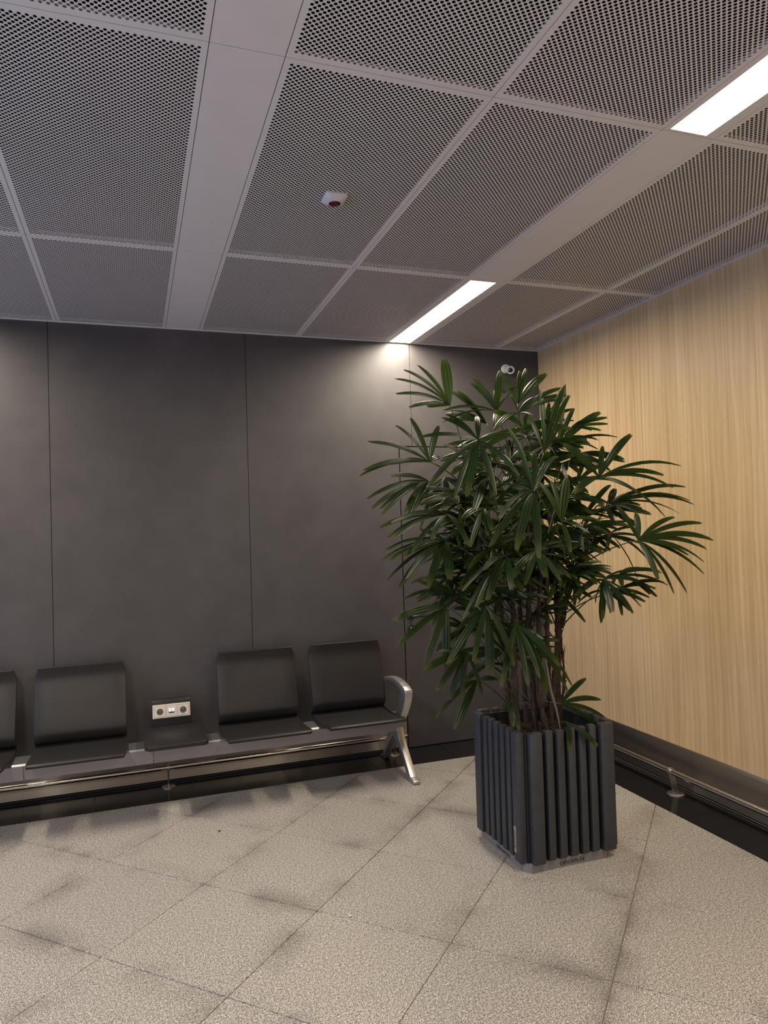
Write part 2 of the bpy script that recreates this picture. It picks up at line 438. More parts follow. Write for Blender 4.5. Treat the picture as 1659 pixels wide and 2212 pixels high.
# ================================================================ BACK WALL
wall_back = box('wall_back', X_MIN, 0.16, 0.02, 0.14, -0.06, H+0.3, MAT['gap'])
structure(wall_back, 'dark grey laminate panelled wall behind the bench', 'wall')
PG = 0.0016
def panel_y(outline, parent=wall_back, name='wall_panel'):
    return prism(name, outline, 'y', 0.0, 0.018, MAT['laminate'], parent)
DOOR_L, DOOR_R, DOOR_T = -1.117, -0.205, 2.058
SEAM = [X_MIN, -5.593, -4.445, -3.2968, -2.1484]
for a, b_ in zip(SEAM, SEAM[1:]):
    panel_y([(a+PG, 0.006), (b_-PG, 0.006), (b_-PG, H+0.1), (a+PG, H+0.1)])
DG = 0.0035
panel_y([(-2.1484+PG, 0.006), (DOOR_L-DG, 0.006), (DOOR_L-DG, DOOR_T+DG), (-1.0198-PG, DOOR_T+DG), (-1.0198-PG, H+0.1), (-2.1484+PG, H+0.1)])
panel_y([(-1.0198+PG, DOOR_T+DG), (DOOR_R+DG, DOOR_T+DG), (DOOR_R+DG, 0.006), (-0.001, 0.006), (-0.001, H+0.1), (-1.0198+PG, H+0.1)])

door = prism('door_1', [(DOOR_L+DG, 0.008), (DOOR_R-DG, 0.008), (DOOR_R-DG, DOOR_T-DG), (DOOR_L+DG, DOOR_T-DG)], 'y', 0.0, 0.018, MAT['laminate'])
structure(door, 'flush grey laminate door behind the palm', 'door')
lathe('handle_rosette', [(0, 0), (0.026, 0), (0.026, 0.006), (0.024, 0.008), (0.010, 0.008), (0.010, 0.034), (0, 0.034)], MAT['lock_black'], door, 24, axis_mat((-1.072, 0, 0.897), (0, -1, 0)))
tube('handle_lever', [(-1.072, -0.028, 0.897), (-1.072, -0.044, 0.897), (-1.060, -0.050, 0.897), (-1.02, -0.051, 0.897), (-0.945, -0.050, 0.896)], 0.009, MAT['lock_black'], door, 12)
lathe('keyhole_rosette', [(0, 0), (0.026, 0), (0.026, 0.006), (0.024, 0.008), (0, 0.008)], MAT['lock_black'], door, 24, axis_mat((-1.072, 0, 0.810), (0, -1, 0)))
pts = [(-1.072+0.0085*math.cos(t), 0.815+0.0085*math.sin(t)) for t in [math.radians(-50+k*28) for k in range(11)]]
pts += [(-1.072-0.005, 0.797), (-1.072-0.0035, 0.7935), (-1.072+0.0035, 0.7935), (-1.072+0.005, 0.797)]
prism('lock_cylinder', pts, 'y', -0.0105, -0.004, MAT['steel_tube'], door)

# ================================================================ RIGHT WALL
wall_right = box('wall_right', 0.02, 0.16, Y_MIN, 0.14, -0.06, H+0.3, MAT['gap'])
structure(wall_right, 'light oak veneer panelled wall at the right', 'wall')
ySeams = [-0.001, -1.111] + [-1.111-1.13*k for k in range(1, 6)] + [Y_MIN]
for a, b_ in zip(ySeams, ySeams[1:]):
    prism('wood_panel', [(b_+0.0010, 0.006), (a-0.0010, 0.006), (a-0.0010, H+0.1), (b_+0.0010, H+0.1)], 'x', 0.0, 0.018, MAT['oak'], wall_right)

# ================================================================ REAR WALL AND GLAZED LEFT SIDE (behind and beside the camera)
wall_rear = box('wall_rear', X_MIN, 0.16, Y_MIN-0.12, Y_MIN, -0.06, H+0.3, MAT['plaster'])
structure(wall_rear, 'plain light plaster wall behind the viewer', 'wall')
window_1 = box('window_1', X_MIN-0.10, X_MIN-0.001, Y_MIN, 0.0, -0.06, 0.06, MAT['mullion'])
structure(window_1, 'tall glazed front with dark mullions at the far left', 'window')
box('head_rail', X_MIN-0.10, X_MIN-0.001, Y_MIN, 0.0, H-0.06, H+0.3, MAT['mullion'], window_1)
NM = 6
for k in range(NM+1):
    yy = Y_MIN+0.03+(0.0-0.06-Y_MIN)*k/NM
    box('mullion', X_MIN-0.10, X_MIN-0.001, yy-0.03, yy+0.03, 0.06, H-0.06, MAT['mullion'], window_1, 0.003)
    if k < NM:
        y2 = Y_MIN+0.03+(0.0-0.06-Y_MIN)*(k+1)/NM
        box('glass_pane', X_MIN-0.056, X_MIN-0.048, yy+0.03, y2-0.03, 0.06, H-0.06, MAT['glass'], window_1)

# ================================================================ STEEL KICK PLATES (bevelled top lip)
def kick_profile(): return [(0.0, 0.022), (0.012, 0.022), (0.012, 0.224), (0.006, 0.236), (0.0, 0.238)]
trim_1 = box('trim_1', X_MIN, -1.128, -0.004, -0.0005, 0.012, 0.230, MAT['gap'])
structure(trim_1, 'brushed steel kick plate low on the grey wall', 'kick plate')
kx = [-1.128, -2.25, -3.47, -4.69, -5.91]
for a, b_ in zip(kx, kx[1:]):
    prism('steel_sheet', [(-p, z) for p, z in kick_profile()], 'x', b_+0.0006, a-0.0006, MAT['steel_plate'], trim_1)
trim_2 = box('trim_2', -0.004, -0.0005, Y_MIN, -0.02, 0.012, 0.230, MAT['gap'])
structure(trim_2, 'brushed steel kick plate low on the oak wall', 'kick plate')
ky = [-0.02, -0.955, -1.42, -2.62, -3.82, -5.02, -6.22]
for a, b_ in zip(ky, ky[1:]):
    prism('steel_sheet', [(-p, z) for p, z in kick_profile()], 'y', b_+0.0006, a-0.0006, MAT['steel_plate'], trim_2)

# ================================================================ CEILING
ceiling = box('ceiling', X_MIN, 0.12, Y_MIN, 0.12, H+0.035, H+0.12, MAT['plenum'])
structure(ceiling, 'white ceiling of perforated metal panels with plain strips between', 'ceiling')
PITCH_H = 0.018
def perforated(name, w, l, margin=0.0105):
    """metal tray seen from below: square-diagonal hole pattern, plain border, upturned edges (local origin at a corner, +x +y)"""
    P = PITCH_H; r = 0.0050
    nx = int((w-2*margin)/P); ny = int((l-2*margin)/P)
    ox = (w-nx*P)/2; oy = (l-ny*P)/2
    V = []; Fs = []
    def cell(cx, cy_):
        b0 = len(V); h = P/2
        V.extend([(cx+h, cy_, 0), (cx+h/2, cy_+h/2, 0), (cx, cy_+h, 0), (cx-h/2, cy_+h/2, 0), (cx-h, cy_, 0), (cx-h/2, cy_-h/2, 0), (cx, cy_-h, 0), (cx+h/2, cy_-h/2, 0)])
        for k in range(8):
            a = k*math.pi/4; V.append((cx+r*math.cos(a), cy_+r*math.sin(a), 0))
        for k in range(8):
            k2 = (k+1) % 8
            Fs.append((b0+k2, b0+k, b0+8+k, b0+8+k2))
    def tri(*p):
        b0 = len(V); V.extend([(q[0], q[1], 0) for q in p]); Fs.append(tuple(range(b0, b0+len(p)))[::-1])
    for i in range(nx):
        for j in range(ny):
            cell(ox+(i+0.5)*P, oy+(j+0.5)*P)
            if i < nx-1 and j < ny-1: cell(ox+(i+1)*P, oy+(j+1)*P)
    X0, X1, Y0, Y1 = ox, ox+nx*P, oy, oy+ny*P; h = P/2
    for i in range(nx-1):
        cx = ox+(i+1)*P
        tri((cx-h, Y0), (cx+h, Y0), (cx, Y0+h)); tri((cx+h, Y1), (cx-h, Y1), (cx, Y1-h))
    for j in range(ny-1):
        cy_ = oy+(j+1)*P
        tri((X0, cy_+h), (X0, cy_-h), (X0+h, cy_)); tri((X1, cy_-h), (X1, cy_+h), (X1-h, cy_))
    for (cx, cy_, sx_, sy_) in ((X0, Y0, 1, 1), (X1, Y0, -1, 1), (X1, Y1, -1, -1), (X0, Y1, 1, -1)):
        t = [(cx, cy_), (cx+sx_*h, cy_), (cx, cy_+sy_*h)]
        tri(*(t if sx_*sy_ > 0 else t[::-1]))
    e = 0.0012
    tri((e, e), (w-e, e), (w-e, Y0), (e, Y0)); tri((e, Y1), (w-e, Y1), (w-e, l-e), (e, l-e))
    tri((e, Y0), (X0, Y0), (X0, Y1), (e, Y1)); tri((X1, Y0), (w-e, Y0), (w-e, Y1), (X1, Y1))
    b0 = len(V); c = [(e, e), (w-e, e), (w-e, l-e), (e, l-e)]
    V.extend([(p[0], p[1], 0) for p in c]); V.extend([(p[0], p[1], 0.028) for p in c])
    for k in range(4):
        k2 = (k+1) % 4; Fs.append((b0+k, b0+k2, b0+4+k2, b0+4+k))
    me = bpy.data.meshes.new(name); me.from_pydata(V, [], Fs); me.update(); me.materials.append(MAT['ceiling'])
    return me
ROWS = [(-1.2824, -0.004), (-2.7059, -1.2824), (-4.1294, -2.7059), (-5.5529, -4.1294), (-6.9764, -5.5529)]
COLS = [(-0.3492, -0.004), (-0.9772, -0.3492), (-1.8073, -1.1887), (-2.4341, -1.8073), (-3.2454, -2.6339), (-3.860, -3.2454),
        (-4.690, -4.0690), (-5.312, -4.690), (-5.990, -5.515)]
STRIPS = [(-1.1887, -0.9772), (-2.6339, -2.4341), (-4.0690, -3.860), (-5.515, -5.312)]
W_STD, L_STD, L_END, W_END = 0.622, 1.4235, 1.2784, 0.3452
PM = {(0, 0): perforated('perforated_panel', W_STD, L_STD), (0, 1): perforated('perforated_panel', W_STD, L_END),
      (1, 0): perforated('perforated_panel', W_END, L_STD), (1, 1): perforated('perforated_panel', W_END, L_END)}
for ci, (x0, x1) in enumerate(COLS):
    for ri, (y0, y1) in enumerate(ROWS):
        
        key = (1 if ci == 0 else 0, 1 if ri == 0 else 0)
        o = bpy.data.objects.new('perforated_panel', PM[key]); link(o, ceiling)
        w = W_END if key[0] else W_STD; l = L_END if key[1] else L_STD
        o.location = (x0, y0, H); o.scale = ((x1-x0)/w, (y1-y0)/l, 1)
def strip_tray(x0, x1, y0, y1):
    e = 0.0012
    return box('plain_panel', x0+e, x1-e, y0+e, y1-e, H, H+0.028, MAT['ceiling'], ceiling)
LIGHTS = []
for si, (x0, x1) in enumerate(STRIPS):
    for ri, (y0, y1) in enumerate(ROWS):
        if si in (0, 2) and ri % 2 == 0: LIGHTS.append((x0, x1, y0, y1, si, ri))
        else: strip_tray(x0, x1, y0, y1)
# shadow angle where the ceiling meets the walls
trim_3 = prism('trim_3', [(-0.0, H-0.002), (-0.022, H-0.002), (-0.022, H+0.001), (-0.002, H+0.001), (-0.002, H+0.03), (0.0, H+0.03)], 'x', X_MIN, -0.0, MAT['ceiling'])
structure(trim_3, 'thin metal edge angle between ceiling and grey wall', 'ceiling trim')
trim_4 = prism('trim_4', [(-0.0, H-0.002), (-0.022, H-0.002), (-0.022, H+0.001), (-0.002, H+0.001), (-0.002, H+0.03), (0.0, H+0.03)], 'y', Y_MIN, -0.022, MAT['ceiling'])
structure(trim_4, 'thin metal edge angle between ceiling and oak wall', 'ceiling trim')

def ceiling_light(x0, x1, y0, y1, label):
    e = 0.0012; fr = 0.0235; fe = 0.026
    root = empty('ceiling_light', ((x0+x1)/2, (y0+y1)/2, H))
    tag(root, label, 'ceiling light', 'linear ceiling lights')
    X0, X1, Y0, Y1 = x0+e, x1-e, y0+e, y1-e
    xi0, xi1, yi0, yi1 = X0+fr-0.002, X1-fr-0.018, Y0+fe, Y1-fe*0.4
    z0, z1 = H, H+0.006
    vs = []; fs = []
    def ring(a, b_, c, d, z):
        k = len(vs); vs.extend([(a, c, z), (b_, c, z), (b_, d, z), (a, d, z)]); return k
    r0 = ring(X0, X1, Y0, Y1, H+0.03); r1 = ring(X0, X1, Y0, Y1, z0); r2 = ring(xi0, xi1, yi0, yi1, z0); r3 = ring(xi0, xi1, yi0, yi1, z1)
    for a, b_ in ((r0, r1), (r1, r2), (r2, r3)):
        for k in range(4):
            k2 = (k+1) % 4; fs.append((a+k, a+k2, b_+k2, b_+k))
    mesh_obj('frame', vs, fs, MAT['ceiling'], root)
    box('diffuser', xi0, xi1, yi0, yi1, z1-0.001, z1+0.006, MAT['diffuser'], root)
    la = bpy.data.lights.new('lamp', 'AREA'); la.shape = 'RECTANGLE'; la.size = xi1-xi0-0.004; la.size_y = yi1-yi0-0.004
    la.energy = LAMP_POWER*(yi1-yi0)/1.24; la.color = LAMP_COLOR; la.spread = LAMP_SPREAD
    lo = bpy.data.objects.new('lamp', la); link(lo, root); lo.location = ((xi0+xi1)/2, (yi0+yi1)/2, H+0.0035)
    return root
LIGHT_LABEL = {(0, 0): 'lit linear ceiling light touching the grey wall above the palm', (0, 2): 'lit linear ceiling light near the oak wall cut by the top right edge',
               (2, 0): 'lit linear ceiling light against the grey wall beyond the left edge', (0, 4): 'lit linear ceiling light behind the viewer near the oak wall',
               (2, 2): 'lit linear ceiling light overhead beyond the left edge'}
for x0, x1, y0, y1, si, ri in LIGHTS:
    ceiling_light(x0, x1, y0, y1, LIGHT_LABEL.get((si, ri), 'lit linear ceiling light in the rear corner near the window'))

# ================================================================ GUARD RAILS
def rail_ring(name, loc, axis, parent):
    lathe(name, [(0.0165, -0.006), (0.0225, -0.006), (0.0225, 0.006), (0.0165, 0.006), (0.0165, -0.006)], MAT['steel_post'], parent, 20, axis_mat(loc, axis))
RZ = 0.126; RR = 0.0165; RO = 0.105
rail_b = empty('guard_rail', (-3.0, -RO, 0.0)); tag(rail_b, 'round steel guard rail running low behind the bench', 'guard rail')
tube('rail', [(X_MIN, -RO, RZ), (-1.165, -RO, RZ)], RR, MAT['steel_tube'], rail_b, 20)
def post(parent, origin, along):
    """flat leaning post with ring and floor disc; 'along' is the rail direction"""
    ox, oy = origin
    if along == 'x':   # rail runs in x, wall in +y
        prism('post', [(oy-0.020, RZ-0.016), (oy+0.016, RZ-0.016), (oy+0.046, 0.004), (oy+0.006, 0.004)], 'x', ox-0.004, ox+0.004, MAT['steel_post'], parent, 0.001)
        rail_ring('clamp_ring', (ox, oy, RZ), (1, 0, 0), parent)
        lathe('floor_disc', [(0, 0), (0.040, 0), (0.040, 0.004), (0.037, 0.006), (0, 0.006)], MAT['steel_post'], parent, 24, axis_mat((ox, oy+0.024, 0.0005), (0, 0, 1)))
    else:
        prism('post', [(ox-0.020, RZ-0.016), (ox+0.016, RZ-0.016), (ox+0.046, 0.004), (ox+0.006, 0.004)], 'y', oy-0.004, oy+0.004, MAT['steel_post'], parent, 0.001)
        rail_ring('clamp_ring', (ox, oy, RZ), (0, 1, 0), parent)
        lathe('floor_disc', [(0, 0), (0.046, 0), (0.046, 0.004), (0.043, 0.006), (0, 0.006)], MAT['steel_post'], parent, 24, axis_mat((ox+0.024, oy, 0.0005), (0, 0, 1)))
for px in (-1.248, -2.681, -4.10, -5.50): post(rail_b, (px, -RO), 'x')
rail_r = empty('guard_rail', (-RO, -2.4, 0.0)); tag(rail_r, 'round steel guard rail running low along the oak wall', 'guard rail')
tube('rail', [(-RO, -0.12, RZ), (-RO, -6.9, RZ)], RR, MAT['steel_tube'], rail_r, 20)
for py in (-0.30, -1.365, -2.60, -3.84): post(rail_r, (-RO, py), 'y')

# ================================================================ BENCH
bench = empty('waiting_bench', (-2.9, -0.35, 0.0))
tag(bench, 'dark grey beam bench with moulded seats against the grey wall', 'bench')
prism('beam', [(-0.385, 0.262), (-0.375, 0.252), (-0.225, 0.252), (-0.215, 0.262), (-0.215, 0.318), (-0.225, 0.326), (-0.375, 0.326), (-0.385, 0.318)], 'x', -4.62, -1.275, MAT['beam'], bench)
jx = [-4.62, -3.412, -2.767, -1.285]
for a, b_ in zip(jx, jx[1:]):
    prism('beam_fascia', [(-0.394, 0.246), (-0.386, 0.246), (-0.386, 0.318), (-0.394, 0.318)], 'x', a+0.002, b_-0.002, MAT['beam'], bench)

def sheet(name, prof, half_w, thick, mat, parent, xc, sub=4, round_r=0.0):
    """curved sheet: prof = (y,z) polyline on the visible face, half_w = function of arclength fraction; backed by thickness"""
    # smooth the profile with Catmull-Rom
    P = [Vector((0, p[0], p[1])) for p in prof]; pts = []
    for i in range(len(P)-1):
        p0, p1, p2, p3 = P[max(i-1, 0)], P[i], P[i+1], P[min(i+2, len(P)-1)]
        for k in range(sub):
            t = k/sub
            pts.append(0.5*((2*p1)+(p2-p0)*t+(2*p0-5*p1+4*p2-p3)*t*t+(3*p1-p0-3*p2+p3)*t**3))
    pts.append(P[-1])
    n = len(pts); bm = bmesh.new(); NX = 6; top = []; bot = []
    for i, p in enumerate(pts):
        t = (pts[min(i+1, n-1)]-pts[max(i-1, 0)]).normalized(); nrm = Vector((0, t.z, -t.y))
        f = i/(n-1); hw = half_w(f)
        ra = []; rb = []
        for k in range(NX+1):
            x = xc+hw*(2*k/NX-1)
            ra.append(bm.verts.new((x, p.y, p.z))); q = p+nrm*thick; rb.append(bm.verts.new((x, q.y, q.z)))
        top.append(ra); bot.append(rb)
    for i in range(n-1):
        for k in range(NX):
            bm.faces.new((top[i][k], top[i][k+1], top[i+1][k+1], top[i+1][k]))
            bm.faces.new((bot[i][k+1], bot[i][k], bot[i+1][k], bot[i+1][k+1]))
        bm.faces.new((top[i][0], top[i+1][0], bot[i+1][0], bot[i][0]))
        bm.faces.new((top[i+1][NX], top[i][NX], bot[i][NX], bot[i+1][NX]))
    for k in range(NX):
        bm.faces.new((top[0][k+1], top[0][k], bot[0][k], bot[0][k+1])); bm.faces.new((top[-1][k], top[-1][k+1], bot[-1][k+1], bot[-1][k]))
    bmesh.ops.recalc_face_normals(bm, faces=bm.faces)
    sharp = [e for e in bm.edges if len(e.link_faces) == 2 and e.calc_face_angle(0) > 1.0]
    bmesh.ops.bevel(bm, geom=sharp, offset=0.003, segments=2, affect='EDGES', profile=0.5)
    o = bm_obj(name, bm, mat, parent); smooth_by_angle(o, 50); return o
BACK_PROF = [(-0.122, 0.776), (-0.119, 0.745), (-0.119, 0.715), (-0.128, 0.680), (-0.158, 0.60), (-0.192, 0.50), (-0.210, 0.44), (-0.212, 0.412), (-0.198, 0.380), (-0.165, 0.354)]
SEAT_PROF = [(-0.150, 0.362), (-0.215, 0.352), (-0.32, 0.350), (-0.46, 0.362), (-0.560, 0.376), (-0.592, 0.376), (-0.604, 0.366)]
def back_w(f): return 0.222+0.018*min(1, f/0.18) if f < 0.18 else 0.240-0.002*(f-0.18)
def seat_w(f): return 0.240-0.010*max(0, (f-0.35)/0.65)
SEAT_X = [-4.290, -3.715, -3.145, -2.150, -1.580]
for k, xc in enumerate(SEAT_X):
    sheet('backrest', BACK_PROF, back_w, -0.020, MAT['seat'], bench, xc)
    st = sheet('seat', SEAT_PROF, seat_w, -0.020, MAT['seat'], bench, xc)
    prism('seat_bracket', [(-0.135, 0.326), (-0.47, 0.326), (-0.45, 0.346), (-0.30, 0.336), (-0.20, 0.338), (-0.150, 0.352), (-0.150, 0.45), (-0.135, 0.45)], 'x', xc-0.15, xc+0.15, MAT['lock_black'], bench)
# side table with the power sockets
prism('table_top', [(-2.812, -0.150), (-2.815, -0.560), (-2.795, -0.592), (-2.500, -0.592), (-2.486, -0.570), (-2.490, -0.150)], 'z', 0.366, 0.392, MAT['seat'], bench, 0.005, 2, 40)
box('table_bracket', -2.76, -2.54, -0.42, -0.16, 0.326, 0.366, MAT['lock_black'], bench)
pod = prism('socket_pod', [(-0.190, 0.392), (-0.172, 0.532), (-0.160, 0.540), (-0.125, 0.540), (-0.115, 0.392)], 'x', -2.770, -2.547, MAT['seat'], bench, 0.003, 2, 40)
tilt = math.atan2(0.018, 0.140)
def on_pod(u, v, d):      # u along x, v up the sloping face from its foot, d out of the face
    return Vector((u, -0.190+v*math.sin(tilt)-d*math.cos(tilt), 0.392+v*math.cos(tilt)-d*math.sin(tilt)*-1.0*-1.0))
def pod_box(name, u0, u1, v0, v1, d0, d1, mat, parent, bev=0.0):
    bm = bmesh.new(); add_box(bm, u0, u1, v0, v1, d0, d1, bev, 1)
    for w in bm.verts: w.co = on_pod(w.co.x, w.co.y, w.co.z)
    bmesh.ops.recalc_face_normals(bm, faces=bm.faces)
    return bm_obj(name, bm, mat, parent)
def pod_disc(name, u, v, r, d0, d1, mat, parent, seg=20):
    bm = bmesh.new()
    A = [bm.verts.new(on_pod(u+r*math.cos(2*math.pi*k/seg), v+r*math.sin(2*math.pi*k/seg), d0)) for k in range(seg)]
    B = [bm.verts.new(on_pod(u+r*math.cos(2*math.pi*k/seg), v+r*math.sin(2*math.pi*k/seg), d1)) for k in range(seg)]
    bm.faces.new(A); bm.faces.new(B)
    for k in range(seg): bm.faces.new((A[k], A[(k+1) % seg], B[(k+1) % seg], B[k]))
    bmesh.ops.recalc_face_normals(bm, faces=bm.faces)
    return bm_obj(name, bm, mat, parent)
pod_box('socket_plate', -2.764, -2.553, 0.046, 0.122, 0.0, 0.006, MAT['socket_plate'], pod, 0.0015)
for u0 in (-2.7555, -2.6905, -2.6255):
    pod_box('socket_module', u0+0.0008, u0+0.0645, 0.054, 0.114, 0.0045, 0.0075, MAT['socket_plate'], pod, 0.0006)
    pod_box('module_gap', u0-0.0006, u0+0.0659, 0.0526, 0.1154, 0.004, 0.0063, MAT['seat_edge'], pod)
for u in (-2.723, -2.593):
    pod_disc('socket_well', u, 0.084, 0.0185, 0.005, 0.0082, MAT['socket_well'], pod)
    for du, dv in ((-0.0085, -0.003), (0.0085, -0.003)):
        pod_disc('pin_hole', u+du, 0.084+dv, 0.0030, 0.008, 0.0086, MAT['socket_hole'], pod, 10)
    pod_disc('earth_pin', u, 0.0925, 0.0028, 0.008, 0.014, MAT['steel_tube'], pod, 10)
pod_box('usb_window', -2.672, -2.645, 0.082, 0.097, 0.007, 0.0085, MAT['usb_light'], pod)
for v in (0.0855, 0.0925): pod_box('usb_port', -2.6645, -2.6525, v-0.0015, v+0.0022, 0.008, 0.0092, MAT['socket_hole'], pod)
pod_box('usb_caption', -2.673, -2.644, 0.071, 0.080, 0.007, 0.0083, MAT['socket_well'], pod)

# cast aluminium end frames: splayed legs and armrest
def arm_frame(xc, parent, arm=True):
    w = 0.021
    front = [(-0.285, 0.315), (-0.375, 0.315), (-0.395, 0.265), (-0.430, 0.200), (-0.520, 0.110), (-0.600, 0.030), (-0.655, 0.020), (-0.660, 0.004), (-0.570, 0.002), (-0.548, 0.016), (-0.480, 0.090), (-0.385, 0.165), (-0.315, 0.205), (-0.270, 0.225)]
    prism('front_leg', front, 'x', xc-w, xc+w, MAT['cast_alu'], parent, 0.004, 2, 35)
    rear = [(-0.300, 0.252), (-0.340, 0.215), (-0.290, 0.185), (-0.190, 0.080), (-0.150, 0.016), (-0.135, 0.002), (-0.060, 0.002), (-0.060, 0.014), (-0.098, 0.024), (-0.145, 0.105), (-0.225, 0.205), (-0.235, 0.252)]
    prism('rear_leg', rear, 'x', xc-w*0.9, xc+w*0.9, MAT['cast_alu'], parent, 0.004, 2, 35)
    if arm:
        outer = [(-0.130, 0.522), (-0.200, 0.548), (-0.290, 0.563), (-0.380, 0.568), (-0.460, 0.561), (-0.525, 0.547), (-0.562, 0.532), (-0.570, 0.512), (-0.556, 0.470), (-0.520, 0.415), (-0.475, 0.360), (-0.440, 0.318), (-0.360, 0.318),
                 (-0.375, 0.352), (-0.428, 0.415), (-0.462, 0.465), (-0.476, 0.500), (-0.468, 0.516), (-0.420, 0.532), (-0.350, 0.540), (-0.270, 0.536), (-0.190, 0.524), (-0.135, 0.508)]
        prism('armrest', outer, 'x', xc-0.024, xc+0.024, MAT['cast_alu'], parent, 0.004, 2, 35)
arm_frame(-1.318, bench)
arm_frame(-4.56, bench)

# ================================================================ PLANTER
px0, px1, py0, py1 = -1.310, -0.812, -1.862, -1.372      # outer faces
PT, PB, TH = 0.600, 0.046, 0.034
planter = empty('planter', ((px0+px1)/2, (py0+py1)/2, 0.0))
tag(planter, 'square anthracite slatted wooden planter holding the palm', 'planter')
# liner: four thin walls around the soil
bm = bmesh.new()
ix0, ix1, iy0, iy1 = px0+TH+0.002, px1-TH-0.002, py0+TH+0.002, py1-TH-0.002
for a in ((ix0, ix0+0.012, iy0, iy1), (ix1-0.012, ix1, iy0, iy1), (ix0+0.012, ix1-0.012, iy0, iy0+0.012), (ix0+0.012, ix1-0.012, iy1-0.012, iy1)):
    add_box(bm, a[0], a[1], a[2], a[3], 0.034, PT-0.018)
bm_obj('liner', bm, MAT['liner'], planter)
# soil mound
N = 22; vs = []; fs = []
for i in range(N+1):
    for j in range(N+1):
        x = ix0+0.011+(ix1-ix0-0.022)*i/N; y = iy0+0.011+(iy1-iy0-0.022)*j/N
        vs.append((x, y, 0.520+random.uniform(-0.006, 0.006)+0.014*math.sin(math.pi*i/N)*math.sin(math.pi*j/N)))
for i in range(N):
    for j in range(N): fs.append((i*(N+1)+j, (i+1)*(N+1)+j, (i+1)*(N+1)+j+1, i*(N+1)+j+1))
mesh_obj('soil', vs, fs, MAT['soil'], planter, True)
# boards of one side, measured along the side from its left end
BOARDS = [(0.0, 0.058), (0.079, 0.113), (0.134, 0.169), (0.190, 0.226), (0.247, 0.281), (0.299, 0.334), (0.356, 0.420)]
def side_boards(kind):
    span = 0.420
    for i, (a, b_) in enumerate(BOARDS):
        top = PT+random.uniform(-0.0015, 0.0015); nm = 'corner_board' if i in (0, 6) else 'slat'
        zb = PB if nm == 'slat' else PB-0.006
        d = 0.0 if nm == 'corner_board' else 0.004
        if kind == 'front': box(nm, px0+0.047+a, px0+0.047+b_, py0+d, py0+TH, zb, top, MAT['planter'], planter, 0.005, 2)
        if kind == 'back': box(nm, px1-0.047-b_, px1-0.047-a, py1-TH, py1-d, zb, top, MAT['planter'], planter, 0.005, 2)
        if kind == 'left': box(nm, px0+d, px0+TH, py0+0.036+a*0.995, py0+0.036+b_*0.995, zb, top, MAT['planter'], planter, 0.005, 2)
        if kind == 'right': box(nm, px1-TH, px1-d, py1-0.036-b_*0.995, py1-0.036-a*0.995, zb, top, MAT['planter'], planter, 0.005, 2)
for k in ('front', 'back', 'left', 'right'): side_boards(k)
# metal base tray with cut corners
bx0, bx1, by0, by1, ch = -1.290, -0.852, -1.838, -1.396, 0.030
outl = [(bx0+ch, by0), (bx1-ch, by0), (bx1, by0+ch), (bx1, by1-ch), (bx1-ch, by1), (bx0+ch, by1), (bx0, by1-ch), (bx0, by0+ch)]
base = prism('base', outl, 'z', 0.0, 0.040, MAT['base_metal'], planter, 0.0015)
text_obj('lettering', 'cehcom.kz', 0.030, MAT['ink'], base, Matrix.Translation((-1.063, by0-0.0004, 0.020)) @ Matrix.Rotation(math.pi/2, 4, 'X'))
text_obj('lettering', 'cehcom.kz', 0.030, MAT['ink'], base, Matrix.Translation((bx0-0.0004, -1.63, 0.020)) @ Matrix.Rotation(-math.pi/2, 4, 'Z') @ Matrix.Rotation(math.pi/2, 4, 'X'))
lbl = box('name_plate', px0-0.0015, px0+0.001, -1.793, -1.774, 0.078, 0.190, MAT['brass_label'], planter, 0.0004)
text_obj('lettering', 'cehcom.kz', 0.019, MAT['ink'], lbl, Matrix.Translation((px0-0.0018, -1.7835, 0.134)) @ Matrix.Rotation(-math.pi/2, 4, 'Z') @ Matrix.Rotation(math.pi/2, 4, 'X') @ Matrix.Rotation(-math.pi/2, 4, 'Z'), 0.0003)

# ================================================================ WALL CAMERA AND ALARM
cc = Vector((-0.276, 0.0, 2.629)); CS = Matrix.Scale(0.62, 4)
wc = empty('security_camera', cc); tag(wc, 'small white turret security camera high on the grey wall', 'security camera')
lathe('mount', [(0, 0), (0.052, 0), (0.054, 0.010), (0.053, 0.030), (0.046, 0.042), (0, 0.046)], MAT['white_plastic'], wc, 28, axis_mat(cc, (0, -1, 0)) @ CS)
dr = Vector((-0.40, -0.86, -0.32)).normalized(); bc = cc+Vector((0.021, -0.040, -0.012))
bdy = lathe('camera_head', [(0, -0.050), (0.030, -0.044), (0.044, -0.025), (0.047, 0.0), (0.047, 0.040), (0.044, 0.046), (0.039, 0.046), (0.037, 0.036), (0, 0.036)], MAT['white_plastic'], wc, 28, axis_mat(bc, dr) @ CS)
lathe('inner_ring', [(0.037, 0.037), (0.027, 0.033), (0.026, 0.040), (0, 0.038)], MAT['lens_ring'], bdy, 24, axis_mat(bc, dr) @ CS)
lathe('lens', [(0.025, 0.0402), (0.020, 0.045), (0.010, 0.048), (0, 0.049)], MAT['lens'], bdy, 24, axis_mat(bc, dr) @ CS)
for a in (2.1, 3.3):
    lathe('screw', [(0, 0), (0.004, 0), (0.004, 0.003), (0, 0.003)], MAT['socket_well'], wc, 10, axis_mat(cc+Vector((0.027*math.cos(a), -0.022, 0.027*math.sin(a))), (math.cos(a), -1.0, math.sin(a))) @ CS)

